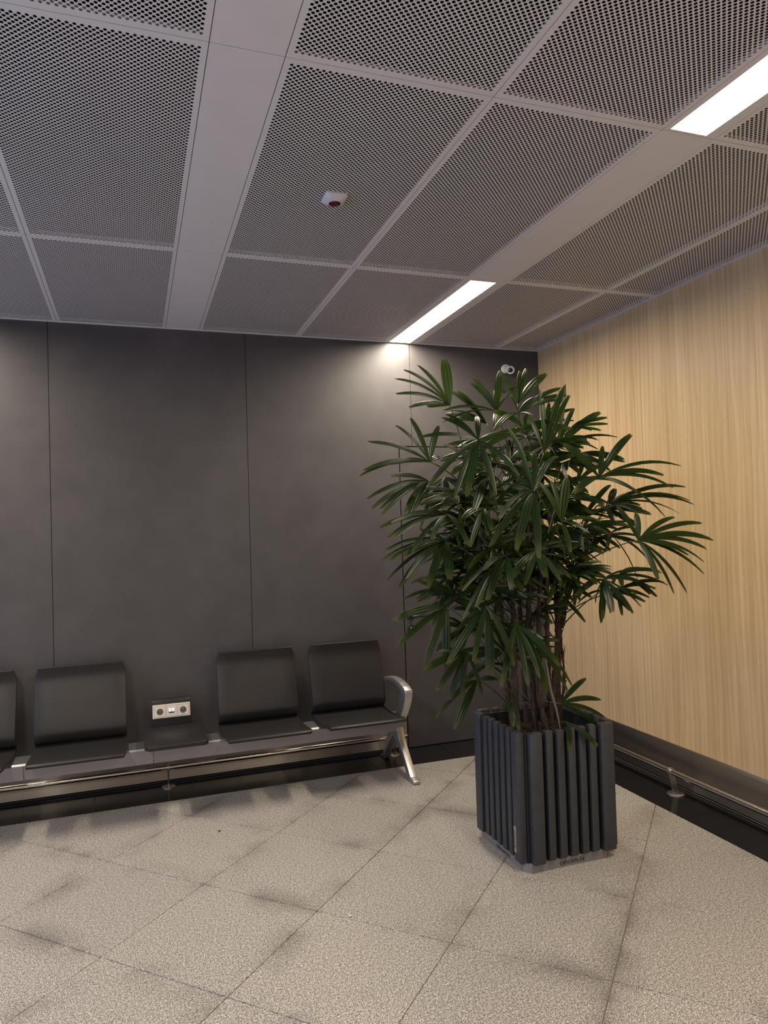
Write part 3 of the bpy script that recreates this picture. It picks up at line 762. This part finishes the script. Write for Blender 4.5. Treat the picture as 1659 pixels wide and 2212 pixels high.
ac = Vector((-2.093, -1.962, H))
al = empty('alarm_sounder', ac); tag(al, 'white square alarm with dark red lens on the perforated ceiling', 'alarm')
def rsq(h, r, n=6):
    out = []
    for qx, qy, a0 in ((1, 1, 0), (-1, 1, 90), (-1, -1, 180), (1, -1, 270)):
        for k in range(n+1):
            t = math.radians(a0+90*k/n); out.append((qx*(h-r)+r*math.cos(t), qy*(h-r)+r*math.sin(t)))
    return out
vs = []; fs = []; levels = [(0.043, 0.010, 0.0), (0.044, 0.011, -0.006), (0.041, 0.014, -0.011), (0.032, 0.019, -0.022), (0.028, 0.023, -0.026)]
for h, r, z in levels: vs += [(ac.x+p[0], ac.y+p[1], ac.z+z) for p in rsq(h, r)]
n = 28
for i in range(len(levels)-1):
    for k in range(n): fs.append((i*n+k, (i+1)*n+k, (i+1)*n+(k+1) % n, i*n+(k+1) % n))
fs.append(tuple(range((len(levels)-1)*n, len(levels)*n))[::-1]); fs.append(tuple(range(n)))
hb = mesh_obj('housing', vs, fs, MAT['white_plastic'], al); smooth_by_angle(hb, 40)
lathe('lens', [(0, -0.025), (0.023, -0.025), (0.023, -0.028), (0.018, -0.031), (0, -0.032)], MAT['red_lens'], al, 24, Matrix.Translation(ac))

# litter on the floor
for i, (x, y, cx_, mt, lb) in enumerate(((-2.47, -0.85, 0.008, 'ink', 'tiny dark crumb on the floor in front of the bench'), (-1.96, -2.62, 0.009, 'ink', 'dark pebble lying on the floor below the planter'),
                         (-2.085, -1.86, 0.010, 'white_plastic', 'tiny white paper scrap on the floor tiles'))):
    bm = bmesh.new(); bmesh.ops.create_icosphere(bm, subdivisions=1, radius=cx_)
    for w in bm.verts: w.co = Vector((x+w.co.x*random.uniform(0.8, 1.2), y+w.co.y*random.uniform(0.5, 0.8), 0.0035+w.co.z*0.35))
    o = bm_obj('paper_scrap' if mt == 'white_plastic' else 'crumb', bm, MAT[mt]); tag(o, lb, 'litter')
PALM = [
  ((-1.446,-1.55,2.065), [(-1.698,-1.538,2.112,1.0),(-1.708,-1.55,2.177,1.0),(-1.662,-1.541,2.222,1.0),(-1.59,-1.534,2.247,1.0),(-1.458,-1.531,2.28,1.7),(-1.639,-1.53,2.053,1.0),(-1.546,-1.524,2.06,1.0)]),
  ((-1.176,-1.5,2.05), [(-1.114,-1.438,2.258,1.3),(-1.269,-1.435,2.194,1.2),(-1.261,-1.438,2.22,1.0),(-1.018,-1.434,2.196,1.0),(-1.453,-1.5,1.995,1.0),(-1.443,-1.481,2.052,1.0),(-1.215,-1.426,2.183,1.0),(-1.13,-1.423,2.183,1.0),(-1.261,-1.634,1.938,1.3)]),
  ((-1.184,-1.72,2.004), [(-1.249,-1.772,2.067,1.1),(-1.383,-1.858,1.907,1.0),(-1.171,-1.87,1.954,1.0),(-0.959,-1.733,2.126,1.0),(-0.927,-1.72,2.096,1.0),(-0.991,-1.751,2.067,1.0),(-1.124,-1.769,2.068,1.2)]),
  ((-1.525,-1.98,1.845), [(-1.757,-1.918,1.861,1.1),(-1.746,-1.98,1.664,1.0),(-1.68,-2.071,1.612,1.0),(-1.641,-2.099,1.617,1.3),(-1.516,-2.097,1.62,1.1),(-1.408,-2.095,1.691,1.0),(-1.283,-1.868,1.87,1.0),(-1.628,-1.868,1.951,1.0),(-1.457,-1.845,1.963,1.0),(-1.606,-1.864,1.966,1.0)]),
  ((-1.612,-1.68,1.786), [(-1.748,-1.639,1.95,1.0),(-1.678,-1.637,1.984,1.0),(-1.544,-1.63,1.952,1.2),(-1.877,-1.661,1.874,1.0),(-1.914,-1.68,1.752,1.0),(-1.775,-1.632,1.783,1.2),(-1.93,-1.68,1.731,1.0),(-1.534,-1.621,1.813,1.0)]),
  ((-1.651,-1.75,1.698), [(-1.923,-1.75,1.63,1.0),(-1.911,-1.771,1.589,1.0),(-1.889,-1.802,1.582,1.0),(-1.878,-1.801,1.562,1.0),(-1.83,-1.772,1.718,1.0),(-1.797,-1.839,1.566,1.0),(-1.781,-1.834,1.538,1.2),(-1.764,-1.855,1.628,1.1)]),
  ((-1.634,-1.9,1.548), [(-1.923,-1.9,1.508,1.0),(-1.917,-1.958,1.465,1.0),(-1.843,-2.016,1.407,1.2),(-1.776,-2.06,1.456,1.2),(-1.612,-2.046,1.423,1.2),(-1.911,-1.998,1.524,1.0),(-1.899,-1.998,1.469,1.0)]),
  ((-1.631,-1.86,1.44), [(-1.918,-1.946,1.418,1.0),(-1.923,-1.913,1.378,1.0),(-1.906,-1.953,1.379,1.0),(-1.869,-1.993,1.391,1.0),(-1.53,-1.803,1.475,1.0),(-1.72,-1.806,1.492,1.0),(-1.888,-1.86,1.295,1.1),(-1.863,-1.922,1.266,1.1),(-1.85,-1.972,1.302,1.0),(-1.768,-1.988,1.266,1.2),(-1.684,-2.01,1.296,1.5)]),
  ((-1.326,-2.06,1.631), [(-1.587,-2.243,1.523,1.0),(-1.56,-2.122,1.425,1.1),(-1.493,-2.199,1.408,1.25),(-1.379,-2.168,1.37,1.2),(-1.188,-2.06,1.362,1.25),(-1.353,-1.946,1.654,1.5),(-1.468,-1.968,1.663,1.0),(-1.394,-2.005,1.887,1.2),(-1.321,-1.952,1.759,1.2),(-1.252,-1.959,1.805,1.1),(-1.157,-1.963,1.783,1.2)]),
  ((-1.285,-2.0,1.388), [(-1.455,-2.066,1.278,1.0),(-1.401,-2.098,1.267,1.1),(-1.32,-2.116,1.291,1.2),(-1.228,-2.078,1.27,1.0),(-1.142,-2.0,1.404,1.0),(-1.176,-2.0,1.422,1.0)]),
  ((-1.409,-1.97,1.369), [(-1.655,-2.063,1.256,1.0),(-1.611,-1.97,1.137,1.0),(-1.598,-2.062,1.191,1.0),(-1.563,-2.085,1.213,1.2),(-1.467,-2.104,1.25,1.2),(-1.585,-2.109,1.332,1.0)]),
  ((-1.465,-1.9,1.571), [(-1.607,-1.984,1.531,1.0),(-1.483,-1.987,1.479,1.0),(-1.411,-1.937,1.555,1.0),(-1.562,-1.953,1.419,1.0),(-1.497,-1.983,1.46,1.0)]),
  ((-1.469,-1.96,1.705), [(-1.592,-2.059,1.564,1.5),(-1.527,-2.105,1.616,1.0),(-1.542,-1.999,1.699,1.0),(-1.594,-1.993,1.723,1.0),(-1.51,-1.995,1.797,1.0)]),
  ((-0.82,-1.8,1.705), [(-0.615,-1.775,1.909,1.3),(-0.755,-1.747,1.853,1.1),(-0.984,-1.765,1.862,1.4),(-0.358,-1.8,1.76,1.0),(-0.458,-1.8,1.715,1.0),(-0.412,-1.8,1.658,1.0),(-1.029,-1.903,1.629,1.3),(-0.464,-1.8,1.525,1.0),(-0.681,-1.883,1.634,1.0)]),
  ((-0.921,-1.62,1.861), [(-0.67,-1.62,2.038,1.3),(-0.579,-1.62,1.919,1.0),(-0.739,-1.568,1.869,1.0),(-0.792,-1.578,2.058,1.0),(-0.863,-1.62,2.16,1.0),(-1.076,-1.726,1.745,1.2)]),
  ((-0.707,-1.72,1.583), [(-0.263,-1.72,1.662,1.0),(-0.223,-1.72,1.58,1.0),(-0.309,-1.72,1.535,1.0),(-0.244,-1.72,1.598,1.0),(-0.852,-1.695,1.62,1.0),(-0.655,-1.691,1.657,1.3),(-0.608,-1.795,1.539,1.0)]),
  ((-0.679,-1.88,1.41), [(-0.462,-1.86,1.512,1.0),(-0.32,-1.88,1.481,1.0),(-0.265,-1.88,1.404,1.0),(-0.295,-1.88,1.361,1.0),(-0.319,-1.88,1.304,1.0),(-0.315,-1.88,1.243,1.0),(-0.437,-1.917,1.337,1.0),(-0.419,-1.88,1.163,1.0),(-0.493,-1.88,1.165,1.0),(-0.65,-1.966,1.238,1.7),(-0.661,-1.853,1.533,1.7),(-0.773,-1.857,1.57,1.0)]),
  ((-0.821,-1.8,1.237), [(-0.503,-1.8,1.207,1.0),(-0.671,-1.868,1.11,1.0),(-0.721,-1.876,1.083,1.0),(-0.9,-1.897,1.076,1.0),(-0.853,-1.902,1.099,2.0),(-0.565,-1.832,1.182,1.0),(-1.038,-1.901,1.183,1.0),(-0.605,-1.8,1.264,1.0)]),
  ((-0.698,-1.7,1.443), [(-0.58,-1.738,1.227,1.2),(-0.815,-1.834,1.385,1.0),(-0.558,-1.7,1.467,1.0),(-0.466,-1.7,1.293,1.0),(-0.963,-1.787,1.382,1.0),(-0.817,-1.7,1.458,1.0)]),
  ((-1.026,-1.45,2.102), [(-0.863,-1.45,2.254,1.8),(-0.958,-1.424,2.281,1.1),(-0.992,-1.42,2.272,1.0),(-1.085,-1.418,2.243,1.0),(-1.108,-1.413,2.178,1.0)]),
  ((-1.076,-1.75,1.822), [(-0.957,-1.75,2.133,1.2),(-0.934,-1.75,2.087,1.0),(-1.07,-1.73,2.109,1.2),(-0.963,-1.697,1.942,1.0),(-1.119,-1.702,1.993,1.3),(-1.016,-1.711,2.056,1.0)]),
  ((-0.868,-1.38,1.989), [(-0.7,-1.372,2.152,1.0),(-0.662,-1.38,2.096,1.0),(-0.648,-1.361,2.038,1.0),(-0.759,-1.337,2.028,1.0),(-0.783,-1.339,2.087,1.0)]),
  ((-1.128,-1.95,1.506), [(-1.208,-1.926,1.672,1.4),(-1.146,-1.912,1.68,1.3),(-1.077,-1.923,1.693,1.7),(-1.056,-2.035,1.46,1.0),(-1.147,-2.038,1.38,1.0),(-0.919,-1.931,1.504,1.0)]),
  ((-1.599,-1.78,1.155), [(-1.857,-1.841,1.127,1.3),(-1.826,-1.78,1.011,1.1),(-1.723,-1.82,0.931,1.1),(-1.626,-1.812,0.901,1.6)]),
  ((-1.534,-2.02,1.18), [(-1.707,-2.02,0.97,1.2),(-1.661,-2.148,0.996,1.0),(-1.573,-2.088,0.937,1.0),(-1.534,-2.057,0.921,1.1),(-1.442,-2.063,0.949,2.4)]),
  ((-1.558,-1.88,0.979), [(-1.756,-1.887,0.92,1.2),(-1.709,-1.903,0.842,1.0),(-1.645,-1.88,0.794,1.0),(-1.609,-1.919,0.799,1.0),(-1.508,-1.91,0.8,1.0),(-1.684,-1.88,0.992,1.0)]),
  ((-1.373,-1.96,1.09), [(-1.399,-2.086,0.871,1.0),(-1.352,-2.098,0.9,1.1),(-1.118,-1.96,0.824,1.0),(-1.234,-2.057,0.926,1.0),(-1.512,-2.083,0.874,1.0),(-1.235,-1.96,0.807,1.9),(-1.136,-1.96,0.797,1.0)]),
  ((-1.387,-1.62,0.797), [(-1.525,-1.668,0.61,1.3),(-1.595,-1.62,0.654,1.0),(-1.282,-1.62,0.793,1.0),(-1.57,-1.719,0.752,1.0)]),
  ((-1.471,-1.58,1.271), [(-1.671,-1.58,1.255,1.0),(-1.646,-1.58,1.167,1.0),(-1.564,-1.62,1.143,1.0),(-1.52,-1.624,1.137,1.0),(-1.532,-1.639,1.232,1.0),(-1.571,-1.58,1.268,1.0),(-1.446,-1.624,1.143,1.0)]),
  ((-1.015,-1.72,0.672), [(-0.88,-1.72,0.773,1.0),(-0.801,-1.72,0.669,1.0),(-0.825,-1.742,0.54,1.0),(-0.764,-1.72,0.57,1.0)]),
  ((-1.047,-1.82,0.614), [(-0.961,-1.91,0.526,1.0),(-1.177,-2.021,0.568,1.0),(-0.958,-1.82,0.428,1.0)]),
  ((-1.299,-1.78,0.723), [(-1.297,-1.826,0.615,1.0),(-1.328,-1.831,0.634,1.0),(-1.354,-1.78,0.704,1.0)]),
  ((-1.154,-1.35,2.014), [(-1.343,-1.35,2.171,1.4),(-1.293,-1.327,2.175,1.0),(-1.323,-1.32,2.082,1.0),(-1.365,-1.33,2.059,1.0),(-1.345,-1.323,2.031,1.0)]),
  ((-1.389,-1.65,1.612), [(-1.641,-1.65,1.672,1.2),(-1.648,-1.65,1.602,1.0),(-1.579,-1.71,1.58,1.0),(-1.594,-1.65,1.653,1.0),(-1.637,-1.679,1.564,1.0)]),
  ((-1.463,-1.5,1.731), [(-1.594,-1.5,1.491,1.3),(-1.658,-1.519,1.542,1.0),(-1.392,-1.574,1.67,1.0),(-1.561,-1.569,1.596,1.0),(-1.48,-1.577,1.633,1.0)]),
  ((-0.957,-1.4,1.951), [(-0.994,-1.362,1.994,1.0),(-0.896,-1.363,2.017,1.0),(-0.93,-1.364,2.042,1.0)]),
  ((-0.735,-1.55,1.526), [(-0.934,-1.529,1.578,1.0),(-0.437,-1.55,1.573,1.0),(-0.56,-1.53,1.684,1.0),(-0.395,-1.55,1.542,1.0),(-0.793,-1.526,1.692,1.0),(-0.608,-1.616,1.423,1.0)]),
  ((-0.699,-1.45,1.708), [(-0.88,-1.445,1.769,1.0),(-0.641,-1.433,1.812,1.0),(-0.526,-1.444,1.799,1.0),(-0.498,-1.45,1.719,1.0),(-0.847,-1.49,1.618,1.0)]),
  ((-1.088,-1.5,1.481), [(-1.235,-1.493,1.59,1.0),(-0.957,-1.484,1.477,1.0),(-1.213,-1.537,1.364,1.0),(-1.104,-1.555,1.4,1.0),(-0.939,-1.527,1.419,1.0),(-1.14,-1.483,1.576,1.0)]),
  ((-0.8,-1.6,1.341), [(-0.961,-1.662,1.294,1.0),(-0.752,-1.66,1.24,1.0),(-0.666,-1.58,1.41,1.0),(-0.853,-1.579,1.44,1.0),(-0.844,-1.6,1.1,1.0),(-0.802,-1.664,1.235,1.0)]),
  ((-1.324,-1.55,1.455), [(-1.449,-1.589,1.348,1.0),(-1.355,-1.532,1.523,1.0),(-1.238,-1.532,1.48,1.0),(-1.265,-1.602,1.402,1.0),(-1.327,-1.588,1.304,1.0),(-1.402,-1.532,1.438,1.0)]),
  ((-1.318,-1.5,1.253), [(-1.44,-1.486,1.317,1.0),(-1.451,-1.547,1.204,1.0),(-1.368,-1.548,1.141,1.0),(-1.258,-1.55,1.193,1.0),(-1.24,-1.482,1.308,1.0)]),
  ((-1.379,-1.6,1.798), [(-1.496,-1.586,1.876,1.0),(-1.497,-1.649,1.729,1.0),(-1.294,-1.647,1.736,1.0),(-1.316,-1.581,1.827,1.0),(-1.448,-1.646,1.676,1.0),(-1.52,-1.586,1.799,1.0)]),
  ((-1.141,-1.55,1.803), [(-1.019,-1.535,1.875,1.0),(-0.985,-1.537,1.813,1.0),(-1.21,-1.532,1.857,1.0),(-1.236,-1.606,1.766,1.0),(-1.121,-1.605,1.739,1.0),(-1.137,-1.532,1.882,1.0)]),
  ((-1.369,-1.5,1.009), [(-1.495,-1.486,1.048,1.0),(-1.535,-1.518,0.931,1.0),(-1.42,-1.535,0.928,1.0),(-1.455,-1.484,1.072,1.0),(-1.532,-1.523,0.951,1.0),(-1.448,-1.482,0.989,1.0)]),
  ((-1.292,-1.55,0.851), [(-1.164,-1.577,0.818,1.0),(-1.355,-1.531,0.841,1.0),(-1.195,-1.576,0.757,1.0),(-1.194,-1.533,0.904,1.0),(-1.422,-1.58,0.793,1.0)]),
]

# ================================================================ PALM
palm = empty('potted_palm', (-1.06, -1.62, 0.52))
tag(palm, 'tall leafy lady palm with fan leaves growing in the slatted planter', 'plant')
STEMS = [   # base to crown, in room coordinates
    [(-1.235, -1.72, 0.515), (-1.250, -1.72, 0.72), (-1.247, -1.72, 0.90), (-1.240, -1.71, 1.12), (-1.26, -1.70, 1.34)],
    [(-1.180, -1.55, 0.515), (-1.196, -1.55, 0.80), (-1.209, -1.55, 1.06), (-1.24, -1.53, 1.40), (-1.30, -1.50, 1.62)],
    [(-1.113, -1.65, 0.515), (-1.116, -1.65, 0.83), (-1.125, -1.65, 1.14), (-1.12, -1.66, 1.46), (-1.13, -1.68, 1.72)],
    [(-1.085, -1.72, 0.515), (-1.107, -1.70, 0.68), (-1.108, -1.70, 0.90), (-1.098, -1.70, 1.15), (-1.08, -1.74, 1.44)],
    [(-1.000, -1.60, 0.515), (-0.968, -1.60, 0.77), (-0.946, -1.60, 0.93), (-0.945, -1.60, 1.13), (-0.95, -1.58, 1.50), (-0.99, -1.54, 1.85)],
    [(-0.925, -1.55, 0.515), (-0.913, -1.55, 0.80), (-0.901, -1.55, 0.97), (-0.862, -1.55, 1.11), (-0.82, -1.56, 1.26)],
    [(-0.885, -1.50, 0.515), (-0.850, -1.50, 0.74), (-0.862, -1.50, 0.94), (-0.845, -1.50, 1.02), (-0.78, -1.52, 1.22)],
    [(-1.060, -1.48, 0.515), (-1.06, -1.47, 0.90), (-1.07, -1.46, 1.30), (-1.06, -1.45, 1.70), (-1.08, -1.44, 1.92)],
    [(-1.030, -1.66, 0.515), (-1.035, -1.66, 0.85), (-1.03, -1.66, 1.20), (-1.00, -1.68, 1.55)],
]
STEM_R = [0.0125, 0.0095, 0.0130, 0.0120, 0.0120, 0.0120, 0.0055, 0.0105, 0.0105]
def subdivide(path, k=5):
    P = [Vector(p) for p in path]; out = []
    for i in range(len(P)-1):
        p0, p1, p2, p3 = P[max(i-1, 0)], P[i], P[i+1], P[min(i+2, len(P)-1)]
        for j in range(k):
            t = j/k; out.append(0.5*((2*p1)+(p2-p0)*t+(2*p0-5*p1+4*p2-p3)*t*t+(3*p1-p0-3*p2+p3)*t**3))
    out.append(P[-1]); return out
STEM_PTS = []
for st, r in zip(STEMS, STEM_R):
    pts = subdivide(st, 6); n = len(pts)
    rad = [r*(1.15-0.45*i/(n-1))*(1.0+0.16*math.sin(i*2.3)+random.uniform(-0.06, 0.06)) for i in range(n)]
    bm = bmesh.new(); add_tube(bm, pts, rad, 10)
    for p, rr in list(zip(pts, rad))[1:-2]:      # ragged leaf-sheath fibres
        for q in range(9):
            p = p+Vector((0, 0, random.uniform(-0.02, 0.02)))
            a = random.uniform(0, 2*math.pi); d = Vector((math.cos(a), math.sin(a), 0))
            b0 = p+d*rr*0.8; tip = p+d*(rr+random.uniform(0.003, 0.014))+Vector((random.uniform(-.01, .01), 0, random.uniform(0.015, 0.06)))
            s = Vector((-d.y, d.x, 0))*random.uniform(0.002, 0.006)
            f = [bm.verts.new(b0-s), bm.verts.new(b0+s), bm.verts.new(tip)]; bm.faces.new(f)
    o = bm_obj('stem', bm, MAT['stem'], palm); smooth_by_angle(o, 60)
    STEM_PTS.append(pts)

NS = 9
W_PROF = [0.22, 0.52, 0.78, 0.94, 1.0, 1.0, 0.94, 0.80, 0.46]
def leaf_blade(hub, tips, arch, width):
    hub = Vector(hub); segs = [(Vector(t[:3]), t[3]) for t in tips]
    to_cam = (CAM_LOC-hub).normalized()      # only used to sort the fan around its hub
    dirs = [(t-hub) for t, w in segs]
    mean = Vector((0, 0, 0))
    for d in dirs: mean += d.normalized()
    order = sorted(range(len(dirs)), key=lambda i: math.atan2(dirs[i].dot(U2), dirs[i].dot(R2)))
    N = Vector((0, 0, 0))
    for a, b_ in zip(order, order[1:]+order[:1]):
        c = dirs[a].cross(dirs[b_])
        if c.length > 1e-6:
            if c.dot(to_cam) < 0: c = -c
            N += c.normalized()*min(1, c.length/0.02)
    N = (N.normalized()*0.9+to_cam*0.1+Vector((0, 0, 1))*0.7).normalized()
    V = []; Fs = []; tipv = []
    for (T, wm) in segs:
        d = T-hub; L = d.length
        n0 = (N+Vector((random.uniform(-.4, .4), random.uniform(-.4, .4), random.uniform(-.3, .3)))).normalized()
        side0 = d.cross(n0).normalized(); nn = side0.cross(d).normalized()
        if nn.dot(N) < 0: nn = -nn
        ctrl = hub+d*0.50+(Vector((0, 0, 1))*0.75+nn*0.5)*L*arch
        k0 = len(V); hw = 0.5*width*wm*random.uniform(0.9, 1.1)
        jag = [random.uniform(-0.02, 0.05) for _ in range(7)]
        for i in range(NS):
            f = i/(NS-1); p = hub*(1-f)**2+ctrl*(2*f*(1-f))+T*f*f
            t = (ctrl-hub)*(2*(1-f))+(T-ctrl)*(2*f); t.normalize()
            s = (side0-t*side0.dot(t)).normalized(); nm = s.cross(t)
            if nm.dot(nn) < 0: nm = -nm
            w = hw*W_PROF[i]
            for q in range(7):
                u = q/3-1
                pleat = (0.14 if q % 2 else -0.06)*w-0.10*w*u*u
                pp = p+s*(u*w)+nm*pleat
                if i == NS-1: pp = pp+t*L*jag[q]
                V.append(pp); tipv.append(f)
        for i in range(NS-1):
            for q in range(6):
                a = k0+i*7+q; Fs.append((a, a+1, a+8, a+7))
    return V, Fs, tipv
def nearest_stem(hub, drop):
    best = None
    for pts in STEM_PTS:
        for p in pts:
            if p.z > hub.z-0.03 or p.z < 0.62: continue
            d = (Vector((p.x, p.y, 0))-Vector((hub.x, hub.y, 0))).length
            sc = abs(math.hypot(d, hub.z-p.z)-drop)+0.5*max(0, d-(hub.z-p.z)*1.2)
            if best is None or sc < best[0]: best = (sc, p)
    return best[1].copy() if best else Vector((-1.06, -1.62, 0.54))
def make_leaf(hub, tips, arch=0.15, width=0.0265, petiole=True):
    V, Fs, tv = leaf_blade(hub, tips, arch, width)
    me = bpy.data.meshes.new('leaf'); me.from_pydata([tuple(v) for v in V], [], Fs); me.update()
    me.materials.append(MAT['leaf']); me.polygons.foreach_set('use_smooth', [True]*len(me.polygons))
    at_ = me.attributes.new('tip', 'FLOAT', 'POINT'); at_.data.foreach_set('value', tv)
    try: me.set_sharp_from_angle(angle=math.radians(28))
    except Exception: pass
    o = link(bpy.data.objects.new('leaf', me), palm)
    if petiole:
        hub = Vector(hub); b0 = nearest_stem(hub, 0.28)
        mid = b0*0.45+hub*0.55+Vector((0, 0, 0.12*(hub-b0).length))
        pts = [b0*(1-f)**2+mid*(2*f*(1-f))+hub*f*f for f in [k/7 for k in range(8)]]
        bm = bmesh.new(); add_tube(bm, pts, [0.0036-0.0014*k/7 for k in range(8)], 6)
        bmesh.ops.recalc_face_normals(bm, faces=bm.faces)
        pt = bm_obj('petiole', bm, MAT['petiole'], o, True)
    return o
for hub, tips in PALM:
    make_leaf(hub, tips)
# inner and rear leaves that fill the crown
rng = random.Random(11)
def fan(hub, out, n, L, spread, droop):
    out = Vector(out).normalized(); hub = Vector(hub)
    side = out.cross(Vector((0, 0, 1)))
    if side.length < 0.1: side = Vector((1, 0, 0))
    side.normalize(); nrm = side.cross(out).normalized(); tips = []
    for i in range(n):
        a = (i/(n-1)-0.5)*spread+rng.uniform(-.08, .08)
        d = out*math.cos(a)+side*math.sin(a)+nrm*rng.uniform(-.05, .1)
        t = hub+d*L*rng.uniform(.8, 1.05)-Vector((0, 0, 1))*L*droop*rng.uniform(.6, 1.3)
        tips.append((t.x, t.y, t.z, rng.uniform(.85, 1.35)))
    return tips
def fill(count, c, rad, zr):
    for _ in range(count):
        a = rng.uniform(0, 2*math.pi); rr = math.sqrt(rng.uniform(.1, 1)); z = rng.uniform(*zr)
        x = c[0]+rad[0]*rr*math.cos(a); y = c[1]+rad[1]*rr*math.sin(a)
        o = (math.cos(a)*rad[0], math.sin(a)*rad[1], rng.uniform(.0, .25))
        make_leaf((x, y, z), fan((x, y, z), o, rng.randint(7, 10), rng.uniform(.20, .26), rng.uniform(2.6, 4.2), rng.uniform(.15, .55)), 0.17, 0.0215)
fill(36, (-1.12, -1.58), (0.34, 0.22), (1.18, 1.64))
fill(26, (-1.02, -1.50), (0.30, 0.18), (1.52, 1.98))
fill(20, (-0.80, -1.55), (0.28, 0.18), (1.16, 1.60))
fill(14, (-1.40, -1.62), (0.18, 0.18), (1.14, 1.60))
fill(7, (-1.22, -1.55), (0.16, 0.14), (0.85, 1.15))
for _ in range(16):
    st = rng.choice(STEM_PTS); p = rng.choice(st[1:12]); a = rng.uniform(0, 2*math.pi); L = rng.uniform(.05, .14)
    q = p+Vector((math.cos(a)*L*.6, math.sin(a)*L*.6, -L*.3)); mid = p*.5+q*.5+Vector((0, 0, L*.25))
    bm = bmesh.new(); add_tube(bm, [p*(1-f)**2+mid*(2*f*(1-f))+q*f*f for f in (0, .25, .5, .75, 1)], [0.0016, 0.0014, 0.0012, 0.0010, 0.0006], 5)
    bm_obj('dry_strand', bm, MAT['stem'], palm, True)
# withered leaf and strands at the foot of the stems
for pth in ([(-1.135, -1.80, 0.90), (-1.130, -1.82, 0.78), (-1.105, -1.83, 0.66), (-1.085, -1.825, 0.545)],):
    P_ = [Vector(p) for p in pth]; V = []; Fs = []
    pts = subdivide(pth, 4)
    for i, p in enumerate(pts):
        w = 0.006*math.sin(math.pi*(0.15+0.8*i/(len(pts)-1)))
        V += [p+Vector((-w, 0, 0)), p+Vector((0, -0.003, 0)), p+Vector((w, 0, 0))]
    for i in range(len(pts)-1):
        for q in range(2): Fs.append((i*3+q, i*3+q+1, i*3+q+4, i*3+q+3))
    mesh_obj('dry_leaf', V, Fs, MAT['dry'], palm, True)
